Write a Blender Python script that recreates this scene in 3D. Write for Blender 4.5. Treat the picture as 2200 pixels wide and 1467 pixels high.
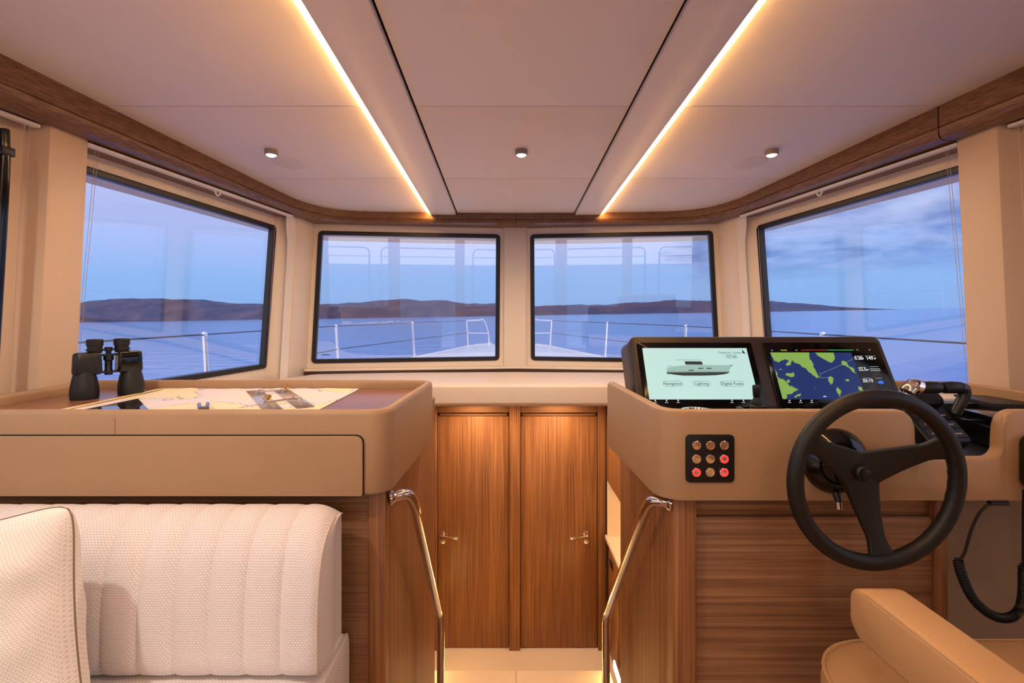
import bpy, bmesh, math, random
from mathutils import Vector, Matrix, noise

# ---------------------------------------------------------------- clear
for o in list(bpy.data.objects): bpy.data.objects.remove(o)
scene = bpy.context.scene
COL = scene.collection
random.seed(7)
R = math.radians

# ---------------------------------------------------------------- camera
H = 1.20                 # eye height above the saloon floor
F = 1050.0               # focal length in pixels of the 2200 px wide frame
CX, CY = 1090.0, 676.0   # principal point (lens shift)
XC = 0.045               # the boat's centre line
cam_d = bpy.data.cameras.new('camera'); cam = bpy.data.objects.new('camera', cam_d); COL.objects.link(cam)
cam_d.sensor_width = 36; cam_d.lens = 36 * F / 2200
cam_d.shift_x = (1100 - CX) / 2200; cam_d.shift_y = -(733.5 - CY) / 2200
cam_d.clip_end = 20000; cam_d.clip_start = 0.02
cam.location = (0, 0, H); cam.rotation_euler = (R(90), 0, 0)
scene.camera = cam
scene.view_settings.view_transform = 'Standard'; scene.view_settings.look = 'None'
scene.view_settings.gamma = 1; scene.view_settings.use_curve_mapping = False
scene.view_settings.exposure = 0.0

ROLL = -0.0153           # the boat heels a little: the sea lies tilted in its frame
LED_STRENGTH = 54.0
SPOT_W = 10.0
SALON_SPOT_W = 18.0
DOOR_SPOT_W = 21.0
SKY_STRENGTH = 1.12

def lin(r, g, b):
    f = lambda c: (c/12.92 if c <= 0.04045 else ((c+0.055)/1.055)**2.4)
    return (f(r/255), f(g/255), f(b/255), 1)

# ---------------------------------------------------------------- sky
world = bpy.data.worlds.new('dusk_sky'); scene.world = world; world.use_nodes = True
def build_sky():
    nt = world.node_tree; N = nt.nodes; L = nt.links; N.clear()
    out = N.new('ShaderNodeOutputWorld'); bg = N.new('ShaderNodeBackground'); bg.inputs['Strength'].default_value = SKY_STRENGTH
    tc = N.new('ShaderNodeTexCoord')
    rot = N.new('ShaderNodeVectorRotate'); rot.rotation_type = 'Y_AXIS'; rot.inputs['Angle'].default_value = -ROLL
    L.new(tc.outputs['Generated'], rot.inputs['Vector'])
    sep = N.new('ShaderNodeSeparateXYZ'); L.new(rot.outputs['Vector'], sep.inputs[0])
    ramp = N.new('ShaderNodeValToRGB'); L.new(sep.outputs['Z'], ramp.inputs[0])
    cr = ramp.color_ramp; cr.elements[0].position = 0.0; cr.elements[0].color = lin(138, 176, 228)
    cr.elements[1].position = 1.0; cr.elements[1].color = lin(196, 208, 247)
    for p, c in ((0.07, (144, 184, 238)), (0.15, (176, 192, 243)), (0.28, (192, 198, 244)), (0.5, (194, 203, 246))):
        e = cr.elements.new(p); e.color = lin(*c)
    # clouds: noise on the direction, flattened towards the horizon
    def math_(op, a, b=None):
        m = N.new('ShaderNodeMath'); m.operation = op
        for i, v in enumerate((a, b)):
            if v is None: continue
            if isinstance(v, (int, float)): m.inputs[i].default_value = v
            else: L.new(v, m.inputs[i])
        return m.outputs[0]
    zz = math_('ADD', math_('MAXIMUM', sep.outputs['Z'], 0.0), 0.22)
    comb = N.new('ShaderNodeCombineXYZ')
    L.new(math_('DIVIDE', sep.outputs['X'], zz), comb.inputs[0]); L.new(math_('DIVIDE', sep.outputs['Y'], zz), comb.inputs[1])
    n1 = N.new('ShaderNodeTexNoise'); n1.inputs['Scale'].default_value = 1.5; n1.inputs['Detail'].default_value = 9; n1.inputs['Roughness'].default_value = 0.62
    n1.inputs['Distortion'].default_value = 0.35
    L.new(comb.outputs[0], n1.inputs['Vector'])
    # a weather front stands to starboard, the sky to port is clear
    front = N.new('ShaderNodeMapRange'); front.interpolation_type = 'SMOOTHSTEP'
    L.new(sep.outputs['X'], front.inputs[0]); front.inputs[1].default_value = 0.02; front.inputs[2].default_value = 0.5
    front.inputs[3].default_value = -0.26; front.inputs[4].default_value = 0.17
    dens = math_('ADD', n1.outputs['Fac'], front.outputs[0])
    cov = N.new('ShaderNodeMapRange'); cov.interpolation_type = 'SMOOTHSTEP'; L.new(dens, cov.inputs[0])
    cov.inputs[1].default_value = 0.46; cov.inputs[2].default_value = 0.66
    base = N.new('ShaderNodeMapRange'); base.interpolation_type = 'SMOOTHSTEP'; L.new(sep.outputs['Z'], base.inputs[0]); base.inputs[1].default_value = 0.045; base.inputs[2].default_value = 0.11
    ccol = N.new('ShaderNodeValToRGB'); n2 = N.new('ShaderNodeTexNoise'); n2.inputs['Scale'].default_value = 3.4; n2.inputs['Detail'].default_value = 7
    L.new(comb.outputs[0], n2.inputs['Vector']); L.new(math_('ADD', n2.outputs['Fac'], math_('MULTIPLY', math_('SUBTRACT', sep.outputs['Z'], 0.15), 1.5)), ccol.inputs[0])
    ccol.color_ramp.elements[0].position = 0.36; ccol.color_ramp.elements[0].color = lin(100, 132, 200)
    ccol.color_ramp.elements[1].position = 0.68; ccol.color_ramp.elements[1].color = lin(190, 206, 246)
    mix = N.new('ShaderNodeMix'); mix.data_type = 'RGBA'
    L.new(math_('MULTIPLY', math_('MULTIPLY', cov.outputs[0], base.outputs[0]), 0.9), mix.inputs['Factor']); L.new(ramp.outputs[0], mix.inputs['A']); L.new(ccol.outputs[0], mix.inputs['B'])
    # the afterglow of the sunset stands astern, as mirrored in the windscreens
    glow = N.new('ShaderNodeMapRange'); glow.interpolation_type = 'SMOOTHSTEP'; L.new(math_('MULTIPLY', sep.outputs['Y'], -1.0), glow.inputs[0]); glow.inputs[1].default_value = 0.0; glow.inputs[2].default_value = 0.85
    gm = N.new('ShaderNodeMix'); gm.data_type = 'RGBA'; L.new(glow.outputs[0], gm.inputs['Factor']); L.new(mix.outputs['Result'], gm.inputs['A']); gm.inputs['B'].default_value = (1.50, 1.32, 1.32, 1)
    L.new(gm.outputs['Result'], bg.inputs['Color']); L.new(bg.outputs[0], out.inputs[0])
build_sky()

# ---------------------------------------------------------------- helpers
def P(px, py, d):
    """a place read off the photograph, at its real distance d ahead of the eye"""
    return Vector(((px - CX)/F*d, d, H + (CY - py)/F*d))
def onz(px, py, z):
    """where the sight line through a pixel meets the level z (relative to the eye)"""
    d = -z*F/(py - CY)
    return Vector(((px - CX)/F*d, d, H + z))
def Zr(z): return H + z

WL = {}     # world location of every object made
class MB:
    def __init__(s): s.v = []; s.f = []; s.m = []
    def add(s, vs, fs, mi=0):
        b = len(s.v); s.v += [Vector(v) for v in vs]; s.f += [tuple(i+b for i in f) for f in fs]; s.m += [mi]*len(fs); return s
    def box(s, lo, hi, mi=0, M=None):
        x0,y0,z0 = lo; x1,y1,z1 = hi
        vs = [Vector(c) for c in ((x0,y0,z0),(x1,y0,z0),(x1,y1,z0),(x0,y1,z0),(x0,y0,z1),(x1,y0,z1),(x1,y1,z1),(x0,y1,z1))]
        if M: vs = [M @ v for v in vs]
        return s.add(vs, [(0,3,2,1),(4,5,6,7),(0,1,5,4),(1,2,6,5),(2,3,7,6),(3,0,4,7)], mi)
    def loft(s, rings, closed=True, cap0=False, cap1=False, mi=0, M=None):
        n = len(rings[0]); vs = [Vector(p) for r in rings for p in r]; fs = []
        if M: vs = [M @ v for v in vs]
        for i in range(len(rings)-1):
            for j in range(n if closed else n-1):
                k = (j+1) % n; fs.append((i*n+j, i*n+k, (i+1)*n+k, (i+1)*n+j))
        if cap0: fs.append(tuple(range(n-1, -1, -1)))
        if cap1: fs.append(tuple((len(rings)-1)*n + j for j in range(n)))
        return s.add(vs, fs, mi)
    def prism(s, poly, fn, a, b, mi=0):
        """poly of 2D points, fn(u, v, t) -> 3D, from t=a to t=b"""
        return s.loft([[fn(u, v, a) for u, v in poly], [fn(u, v, b) for u, v in poly]], True, True, True, mi)
    def tube(s, path, r, n=10, mi=0, cap=True, closed=False):
        path = [Vector(p) for p in path]; rings = []; up = None; m = len(path)
        for i, p in enumerate(path):
            if closed: t = path[(i+1) % m] - path[i-1]
            else: t = path[min(i+1, m-1)] - path[max(i-1, 0)]
            t.normalize()
            if up is None: up = t.orthogonal()
            up = (up - t*up.dot(t)); up.normalize(); w = t.cross(up)
            rr = r[i] if isinstance(r, (list, tuple)) else r
            rings.append([p + (up*math.cos(2*math.pi*k/n) + w*math.sin(2*math.pi*k/n))*rr for k in range(n)])
        if closed: rings.append(rings[0])
        return s.loft(rings, True, cap and not closed, cap and not closed, mi)
    def lathe(s, prof, M=Matrix.Identity(4), n=24, mi=0, cap=True):
        """prof of (radius, height) turned about the local z axis"""
        rings = [[(r*math.cos(2*math.pi*k/n), r*math.sin(2*math.pi*k/n), h) for k in range(n)] for r, h in prof]
        return s.loft(rings, True, cap, cap, mi, M)
    def ball(s, c, r, n=12, mi=0):
        pr = [(max(1e-4, math.sin(math.pi*i/8))*1.0, -math.cos(math.pi*i/8)) for i in range(9)]
        M = Matrix.Translation(c) @ Matrix.Diagonal((*([r]*3 if isinstance(r, (int, float)) else r), 1))
        return s.lathe(pr, M, n, mi)
    def bevel(s, w, seg=2, ang=30):
        bm = s.bm(); es = [e for e in bm.edges if len(e.link_faces) == 2 and e.calc_face_angle(0) > R(ang)]
        bmesh.ops.bevel(bm, geom=es, offset=w, segments=seg, profile=0.5, affect='EDGES', clamp_overlap=True)
        s.v = [v.co.copy() for v in bm.verts]; bm.verts.index_update()
        s.f = [tuple(v.index for v in f.verts) for f in bm.faces]; s.m = [f.material_index for f in bm.faces]; bm.free(); return s
    def bm(s):
        bm = bmesh.new(); vs = [bm.verts.new(v) for v in s.v]; bm.verts.ensure_lookup_table()
        for f, m in zip(s.f, s.m):
            try: fc = bm.faces.new([vs[i] for i in f]); fc.material_index = m
            except ValueError: pass
        bmesh.ops.remove_doubles(bm, verts=bm.verts, dist=1e-6)
        bmesh.ops.recalc_face_normals(bm, faces=bm.faces); bm.verts.index_update()
        return bm
    def xf(s, M):
        s.v = [M @ v for v in s.v]; return s
    def build(s, name, mats, parent=None, origin=None, ang=32, local=False):
        bm = s.bm()
        if not isinstance(mats, (list, tuple)): mats = [mats]
        if local: off = Vector((0,0,0)); w = Vector((0,0,0)) if parent is None else WL[parent.name]
        elif parent is not None: off = WL[parent.name]; w = off
        else:
            if origin is None:
                vs = [v.co for v in bm.verts]
                origin = Vector(((min(v.x for v in vs)+max(v.x for v in vs))/2, (min(v.y for v in vs)+max(v.y for v in vs))/2, min(v.z for v in vs)))
            off = Vector(origin); w = off
        bmesh.ops.translate(bm, verts=bm.verts, vec=-off)
        me = bpy.data.meshes.new(name); bm.to_mesh(me); bm.free()
        for m in mats: me.materials.append(m)
        me.polygons.foreach_set('use_smooth', [True]*len(me.polygons)); me.set_sharp_from_angle(angle=R(ang))
        o = bpy.data.objects.new(name, me); COL.objects.link(o)
        if parent is not None: o.parent = parent
        else: o.location = off
        WL[o.name] = w
        return o

def tag(o, label=None, cat=None, group=None, kind=None):
    if label: o['label'] = label
    if cat: o['category'] = cat
    if group: o['group'] = group
    if kind: o['kind'] = kind
    return o
def thing(name, loc, label, cat=None, group=None, kind=None):
    o = bpy.data.objects.new(name, None); o.empty_display_size = 0.05; COL.objects.link(o); o.location = loc; WL[o.name] = Vector(loc)
    return tag(o, label, cat, group, kind)
def copy_tree(o, loc=None, parent=None):
    c = o.copy(); COL.objects.link(c); WL[c.name] = WL[o.name].copy()
    if parent is not None: c.parent = parent
    if loc is not None: c.location = loc; WL[c.name] = Vector(loc)
    for ch in o.children:
        copy_tree(ch, None, c)
    return c

def rpoly(pts, rad, off=0.0, seg=6, closed=True):
    """polygon (counter-clockwise) with rounded corners, moved inwards by off; always the same point count"""
    n = len(pts); pts = [Vector((p[0], p[1])) for p in pts]
    if not isinstance(rad, (list, tuple)): rad = [rad]*n
    op = []
    for i in range(n):
        p = pts[i]
        if closed or 0 < i < n-1:
            a = (p - pts[i-1]).normalized(); b = (pts[(i+1) % n] - p).normalized()
        elif i == 0: a = b = (pts[1]-p).normalized()
        else: a = b = (p-pts[i-1]).normalized()
        na = Vector((-a.y, a.x)); nb = Vector((-b.y, b.x)); m = na + nb; m = m / max(0.2, (1 + na.dot(nb)))
        op.append(p + m*off)
    out = []
    for i in range(n):
        p = op[i]
        if not closed and i in (0, n-1): out.append((p.x, p.y)); continue
        a = (p - op[i-1]).normalized(); b = (op[(i+1) % n] - p).normalized()
        turn = math.atan2(a.x*b.y - a.y*b.x, a.dot(b))
        r = rad[i] - off if turn > 0 else rad[i] + off
        r = max(r, 0.0006)
        t = r*math.tan(abs(turn)/2)
        t = min(t, (p-op[i-1]).length*0.49, (op[(i+1) % n]-p).length*0.49)
        p0 = p - a*t; p1 = p + b*t
        for k in range(seg+1):
            s = k/seg; q = p0*(1-s)**2 + p*2*s*(1-s)*(0.83) + p1*s*s
            q = q / ((1-s)**2 + 2*s*(1-s)*0.83 + s*s)
            out.append((q.x, q.y))
    return out
def interp(tab, x):
    if x <= tab[0][0]: return tab[0][1]
    for (a, b), (c, d) in zip(tab, tab[1:]):
        if x <= c: return b + (d-b)*(x-a)/(c-a)
    return tab[-1][1]
def smooth_path(pts, n=8):
    pts = [Vector(p) for p in pts]; out = []
    for i in range(len(pts)-1):
        p0 = pts[max(i-1,0)]; p1 = pts[i]; p2 = pts[i+1]; p3 = pts[min(i+2, len(pts)-1)]
        for k in range(n):
            t = k/n
            out.append(0.5*((2*p1) + (p2-p0)*t + (2*p0-5*p1+4*p2-p3)*t*t + (3*p1-p0-3*p2+p3)*t**3))
    out.append(pts[-1]); return out
def uvgrid(name, pt, nu, nv, lu, lv, mat, parent=None, closed_u=False, ang=60, origin=None):
    """a surface pt(u, v), u and v in 0..1, with a UV map in metres"""
    vs = [Vector(pt(i/nu, j/nv)) for j in range(nv+1) for i in range(nu+1)]
    fs = [(j*(nu+1)+i, j*(nu+1)+i+1, (j+1)*(nu+1)+i+1, (j+1)*(nu+1)+i) for j in range(nv) for i in range(nu)]
    off = WL[parent.name] if parent is not None else Vector(origin if origin else (0,0,0))
    me = bpy.data.meshes.new(name); me.from_pydata([v-off for v in vs], [], fs); me.update()
    uv = me.uv_layers.new(name='UVMap')
    for p in me.polygons:
        for li in p.loop_indices:
            vi = me.loops[li].vertex_index; uv.data[li].uv = ((vi % (nu+1))/nu*lu, (vi//(nu+1))/nv*lv)
    me.materials.append(mat); me.polygons.foreach_set('use_smooth', [True]*len(me.polygons)); me.set_sharp_from_angle(angle=R(ang))
    o = bpy.data.objects.new(name, me); COL.objects.link(o)
    if parent is not None: o.parent = parent
    else: o.location = off
    WL[o.name] = off
    return o
def text_mb(mb, s, size, M, mi=0, align='CENTER', bold=0.0):
    cu = bpy.data.curves.new('t', 'FONT'); cu.body = s; cu.size = size; cu.align_x = align; cu.align_y = 'CENTER'; cu.resolution_u = 3; cu.offset = bold
    ob = bpy.data.objects.new('t', cu); COL.objects.link(ob)
    dg = bpy.context.evaluated_depsgraph_get(); me = bpy.data.meshes.new_from_object(ob.evaluated_get(dg))
    mb.add([M @ v.co for v in me.vertices], [tuple(p.vertices) for p in me.polygons], mi)
    bpy.data.objects.remove(ob); bpy.data.curves.remove(cu); bpy.data.meshes.remove(me)

# ---------------------------------------------------------------- materials
def newmat(name):
    m = bpy.data.materials.new(name); m.use_nodes = True; nt = m.node_tree
    return m, nt.nodes, nt.links, nt.nodes['Principled BSDF']
def plain(name, rgb, rough=0.5, metal=0.0, var=0.04, scale=30, bump=0.0, spec=0.5, coat=0.0):
    m, N, L, b = newmat(name)
    tc = N.new('ShaderNodeTexCoord'); n = N.new('ShaderNodeTexNoise'); n.inputs['Scale'].default_value = scale; n.inputs['Detail'].default_value = 4
    L.new(tc.outputs['Object'], n.inputs['Vector'])
    mx = N.new('ShaderNodeMix'); mx.data_type = 'RGBA'; c = lin(*rgb)
    mx.inputs['A'].default_value = tuple(x*(1-var) for x in c[:3]) + (1,); mx.inputs['B'].default_value = tuple(min(1, x*(1+var)) for x in c[:3]) + (1,)
    L.new(n.outputs['Fac'], mx.inputs['Factor']); L.new(mx.outputs['Result'], b.inputs['Base Color'])
    b.inputs['Roughness'].default_value = rough; b.inputs['Metallic'].default_value = metal; b.inputs['Specular IOR Level'].default_value = spec
    if coat: b.inputs['Coat Weight'].default_value = coat; b.inputs['Coat Roughness'].default_value = 0.05
    if bump:
        bp = N.new('ShaderNodeBump'); bp.inputs['Strength'].default_value = bump; bp.inputs['Distance'].default_value = 0.001
        n2 = N.new('ShaderNodeTexNoise'); n2.inputs['Scale'].default_value = scale*12; L.new(tc.outputs['Object'], n2.inputs['Vector'])
        L.new(n2.outputs['Fac'], bp.inputs['Height']); L.new(bp.outputs[0], b.inputs['Normal'])
    return m
def wood(name, grain, dark, mid, light, rough=0.42):
    m, N, L, b = newmat(name)
    tc = N.new('ShaderNodeTexCoord'); mp = N.new('ShaderNodeMapping')
    sc = [170.0, 170.0, 170.0]; sc['xyz'.index(grain)] = 2.2; mp.inputs['Scale'].default_value = sc
    L.new(tc.outputs['Object'], mp.inputs['Vector'])
    n = N.new('ShaderNodeTexNoise'); n.inputs['Scale'].default_value = 1.0; n.inputs['Detail'].default_value = 7; n.inputs['Roughness'].default_value = 0.6
    L.new(mp.outputs[0], n.inputs['Vector'])
    mp2 = N.new('ShaderNodeMapping'); sc2 = [14.0]*3; sc2['xyz'.index(grain)] = 0.7; mp2.inputs['Scale'].default_value = sc2; L.new(tc.outputs['Object'], mp2.inputs['Vector'])
    n2 = N.new('ShaderNodeTexNoise'); n2.inputs['Scale'].default_value = 1.0; n2.inputs['Detail'].default_value = 4; L.new(mp2.outputs[0], n2.inputs['Vector'])
    ad = N.new('ShaderNodeMath'); ad.operation = 'MULTIPLY_ADD'; L.new(n2.outputs['Fac'], ad.inputs[0]); ad.inputs[1].default_value = 0.30; 
    sub = N.new('ShaderNodeMath'); sub.operation = 'SUBTRACT'; L.new(n.outputs['Fac'], sub.inputs[0]); sub.inputs[1].default_value = 0.15
    L.new(sub.outputs[0], ad.inputs[2])
    cr = N.new('ShaderNodeValToRGB'); e = cr.color_ramp.elements; e[0].position = 0.30; e[0].color = lin(*dark); e[1].position = 0.70; e[1].color = lin(*light)
    k = e.new(0.5); k.color = lin(*mid)
    L.new(ad.outputs[0], cr.inputs[0]); L.new(cr.outputs[0], b.inputs['Base Color'])
    bp = N.new('ShaderNodeBump'); bp.inputs['Strength'].default_value = 0.12; bp.inputs['Distance'].default_value = 0.001
    L.new(n.outputs['Fac'], bp.inputs['Height']); L.new(bp.outputs[0], b.inputs['Normal']); b.inputs['Roughness'].default_value = rough
    return m
def weave(name, light, dark, pw=0.0060, ph=0.0043):
    """staggered rows of small raised yarn knots"""
    m, N, L, b = newmat(name)
    def mt(op, *v):
        n = N.new('ShaderNodeMath'); n.operation = op
        for i, x in enumerate(v):
            if isinstance(x, (int, float)): n.inputs[i].default_value = x
            else: L.new(x, n.inputs[i])
        return n.outputs[0]
    uv = N.new('ShaderNodeUVMap'); sp = N.new('ShaderNodeSeparateXYZ'); L.new(uv.outputs[0], sp.inputs[0])
    v_ = mt('DIVIDE', sp.outputs['Y'], ph); row = mt('FLOOR', v_); odd = mt('MULTIPLY', mt('MODULO', mt('ABSOLUTE', row), 2.0), 0.5)
    fu = mt('FRACT', mt('ADD', mt('DIVIDE', sp.outputs['X'], pw), odd)); fv = mt('FRACT', v_)
    dome = lambda f: mt('MULTIPLY', mt('MULTIPLY', f, mt('SUBTRACT', 1.0, f)), 4.0)
    h = mt('POWER', mt('MULTIPLY', dome(fu), dome(fv)), 0.45)
    ns = N.new('ShaderNodeTexNoise'); ns.inputs['Scale'].default_value = 260; ns.inputs['Detail'].default_value = 3; L.new(uv.outputs[0], ns.inputs['Vector'])
    k = mt('MULTIPLY_ADD', ns.outputs['Fac'], 0.5, mt('MULTIPLY', h, 0.75))
    cr = N.new('ShaderNodeValToRGB'); cr.color_ramp.elements[0].position = 0.18; cr.color_ramp.elements[0].color = lin(*dark); cr.color_ramp.elements[1].position = 0.85; cr.color_ramp.elements[1].color = lin(*light)
    L.new(k, cr.inputs[0]); L.new(cr.outputs[0], b.inputs['Base Color']); b.inputs['Roughness'].default_value = 0.9; b.inputs['Sheen Weight'].default_value = 0.2
    bp = N.new('ShaderNodeBump'); bp.inputs['Strength'].default_value = 0.4; bp.inputs['Distance'].default_value = 0.0012
    L.new(k, bp.inputs['Height']); L.new(bp.outputs[0], b.inputs['Normal'])
    return m
def emit(name, rgb, s, base=(0.02, 0.02, 0.02), rough=0.15):
    m, N, L, b = newmat(name)
    b.inputs['Base Color'].default_value = (*base, 1); b.inputs['Emission Color'].default_value = lin(*rgb); b.inputs['Emission Strength'].default_value = s; b.inputs['Roughness'].default_value = rough
    return m
def glass(name, tint=(1, 1, 1), ior=1.5, gloss=0.0):
    m, N, L, b = newmat(name); N.remove(b)
    tr = N.new('ShaderNodeBsdfTransparent'); tr.inputs[0].default_value = (*tint, 1)
    gl = N.new('ShaderNodeBsdfGlossy'); gl.inputs['Roughness'].default_value = gloss
    # Schlick reflectance, the same from either face of the sheet
    lw = N.new('ShaderNodeLayerWeight'); pw = N.new('ShaderNodeMath'); pw.operation = 'POWER'; L.new(lw.outputs['Facing'], pw.inputs[0]); pw.inputs[1].default_value = 5
    lw.inputs[0].default_value = 0.5
    f0 = ((ior-1)/(ior+1))**2
    ma = N.new('ShaderNodeMath'); ma.operation = 'MULTIPLY_ADD'; L.new(pw.outputs[0], ma.inputs[0]); ma.inputs[1].default_value = 1-f0; ma.inputs[2].default_value = f0
    mx = N.new('ShaderNodeMixShader'); L.new(ma.outputs[0], mx.inputs[0]); L.new(tr.outputs[0], mx.inputs[1]); L.new(gl.outputs[0], mx.inputs[2])
    L.new(mx.outputs[0], N['Material Output'].inputs[0]); return m

M_ceil = plain('headliner_vinyl', (240, 229, 220), 0.6, var=0.015, scale=4, bump=0.05)
M_cream = plain('cream_laminate', (240, 228, 210), 0.45, var=0.02, scale=6)
M_pillar = plain('tan_pillar_vinyl', (222, 198, 170), 0.5, var=0.02, scale=6)
M_dash = plain('cream_dash_leather', (236, 220, 200), 0.5, var=0.02, scale=8, bump=0.05)
M_leather = plain('tan_leather', (170, 138, 103), 0.48, var=0.03, scale=14, bump=0.08)
M_seatl = plain('honey_leather', (196, 154, 106), 0.5, var=0.03, scale=14, bump=0.08)
M_woodV = wood('walnut_vertical', 'z', (104, 66, 38), (142, 95, 57), (168, 118, 74))
M_woodX = wood('walnut_crosswise', 'x', (104, 71, 46), (136, 97, 65), (160, 119, 83))
M_woodY = wood('walnut_lengthwise', 'y', (86, 58, 42), (114, 80, 58), (136, 100, 76), 0.32)
M_woodT = wood('walnut_tabletop', 'x', (110, 72, 52), (138, 94, 70), (156, 112, 86), 0.3)
M_black = plain('black_plastic', (20, 19, 20), 0.38, var=0.1, scale=20)
M_blackg = plain('black_gloss', (12, 12, 13), 0.1, var=0.05, scale=20)
M_rubber = plain('black_rubber', (17, 16, 16), 0.5, var=0.1, scale=40, bump=0.15)
M_bezel = plain('dark_brown_housing', (48, 38, 34), 0.45, var=0.05, scale=20, bump=0.05)
M_gasket = plain('black_gasket', (22, 20, 26), 0.4, var=0.05)
M_chrome = plain('polished_steel', (225, 220, 215), 0.07, 1.0, var=0.01)
M_rail = plain('deck_steel', (248, 248, 250), 0.22, 0.85, var=0.02)
M_steel = plain('brushed_steel', (190, 185, 180), 0.3, 1.0, var=0.04, scale=200)
M_brass = plain('brass', (200, 160, 90), 0.25, 1.0, var=0.05)
M_white = plain('white_fabric', (232, 228, 226), 0.7, var=0.01)
M_eave = plain('warm_white_gelcoat', (248, 240, 234), 0.4, var=0.01)
M_wire = plain('wire_rope', (88, 84, 98), 0.5, 0.3)
M_gel = plain('white_gelcoat', (244, 246, 250), 0.25, var=0.01)
M_grey = plain('grey_plastic', (150, 140, 135), 0.4, var=0.03)
M_dark = plain('dark_void', (18, 14, 12), 0.8)
M_stone = plain('cream_floor', (236, 218, 196), 0.4, var=0.03, scale=20)
M_floor = wood('salon_floor_teak', 'y', (120, 84, 58), (150, 108, 76), (170, 128, 92))
M_glass = glass('window_glass', (0.97, 0.98, 1.0), 1.72)
M_glassf = glass('windscreen_double_glass', (0.97, 0.98, 1.0), 1.95)
M_clear = glass('clear_acrylic', (0.86, 0.90, 0.95), 1.45)
M_led = emit('led_diffuser', (255, 190, 106), LED_STRENGTH)
M_lens = emit('spot_lens', (255, 214, 170), 5.0)
M_fab = weave('woven_oatmeal_fabric', (238, 233, 233), (190, 177, 173))
M_fabp = weave('woven_pillow_fabric', (242, 236, 230), (196, 183, 171), 0.0056, 0.0041)
M_pipe = plain('oatmeal_piping', (214, 198, 184), 0.9, var=0.06, scale=300, bump=0.3)

# ================================================================ the sea, the coast, the foredeck
RM = Matrix.Translation((0, 0, H)) @ Matrix.Rotation(ROLL, 4, 'Y')
SEA = -3.1
def sea():
    m, N, L, b = newmat('evening_water'); b.inputs['Base Color'].default_value = lin(80, 126, 216); b.inputs['Roughness'].default_value = 0.12
    tc = N.new('ShaderNodeTexCoord'); mp = N.new('ShaderNodeMapping'); mp.inputs['Scale'].default_value = (0.35, 1.1, 1); L.new(tc.outputs['Object'], mp.inputs[0])
    n = N.new('ShaderNodeTexNoise'); n.inputs['Scale'].default_value = 0.6; n.inputs['Detail'].default_value = 5; L.new(mp.outputs[0], n.inputs['Vector'])
    bp = N.new('ShaderNodeBump'); bp.inputs['Strength'].default_value = 0.35; bp.inputs['Distance'].default_value = 0.25; L.new(n.outputs['Fac'], bp.inputs['Height']); L.new(bp.outputs[0], b.inputs['Normal'])
    mb = MB(); rs = [1.0, 8, 25, 80, 250, 800, 2500, 9000]; n = 48
    mb.loft([[RM @ Vector((r*math.cos(2*math.pi*k/n), r*math.sin(2*math.pi*k/n), SEA)) for k in range(n)] for r in rs], True, True, False)
    o = mb.build('sea', m); tag(o, 'calm blue evening sea stretching to the horizon', 'sea', kind='stuff')
sea()
def hills(name, prof, dist, depth, label, colr):
    m, N, L, b = newmat(name + '_hazed_scrub'); b.inputs['Roughness'].default_value = 0.95; b.inputs['Specular IOR Level'].default_value = 0.1
    tc = N.new('ShaderNodeTexCoord'); n = N.new('ShaderNodeTexNoise'); n.inputs['Scale'].default_value = 0.02; n.inputs['Detail'].default_value = 6; L.new(tc.outputs['Object'], n.inputs['Vector'])
    cr = N.new('ShaderNodeValToRGB'); cr.color_ramp.elements[0].position = 0.38; cr.color_ramp.elements[0].color = lin(*colr[0]); cr.color_ramp.elements[1].position = 0.66; cr.color_ramp.elements[1].color = lin(*colr[1])  # blue-purple distance haze is mixed into both hill colours
    L.new(n.outputs['Fac'], cr.inputs[0]); L.new(cr.outputs[0], b.inputs['Base Color'])
    mb = MB(); p0, p1 = prof[0][0], prof[-1][0]; n = 160; rings = []
    for j in range(9):
        t = j/8; row = []
        for i in range(n+1):
            px = p0 + (p1-p0)*i/n; hpx = interp(prof, px); d = dist + depth*(t-0.0)
            ridge = math.sin(math.pi*min(1, t*1.0))**0.8 if 0 < t < 1 else 0
            wob = 1 + 0.10*noise.noise(Vector((px*0.021, t*3, 3))) + 0.05*noise.noise(Vector((px*0.08, t*7, 9)))
            zt = hpx/F*(dist+depth*0.5)*ridge*wob + SEA - (6 if j in (0, 8) else 0)
            x = (px-CX)/F*(dist+depth*0.5)*(1+0.02*(t-0.5))
            row.append(RM @ Vector((x, d + 25*noise.noise(Vector((px*0.01, t, 1))), zt)))
        rings.append(row)
    mb.loft(rings, False)
    return tag(mb.build(name, m, ang=80), label, 'hill')
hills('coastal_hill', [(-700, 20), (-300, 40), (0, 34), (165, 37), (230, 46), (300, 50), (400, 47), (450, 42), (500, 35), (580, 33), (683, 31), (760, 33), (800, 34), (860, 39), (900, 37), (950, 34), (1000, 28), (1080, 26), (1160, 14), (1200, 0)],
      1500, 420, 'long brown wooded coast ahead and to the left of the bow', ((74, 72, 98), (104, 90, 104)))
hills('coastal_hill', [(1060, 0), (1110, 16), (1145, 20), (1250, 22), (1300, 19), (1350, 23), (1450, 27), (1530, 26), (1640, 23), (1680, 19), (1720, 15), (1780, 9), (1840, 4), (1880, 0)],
      1900, 420, 'low dark headland tapering into the sea on the right', ((70, 74, 108), (92, 86, 112)))

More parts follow.
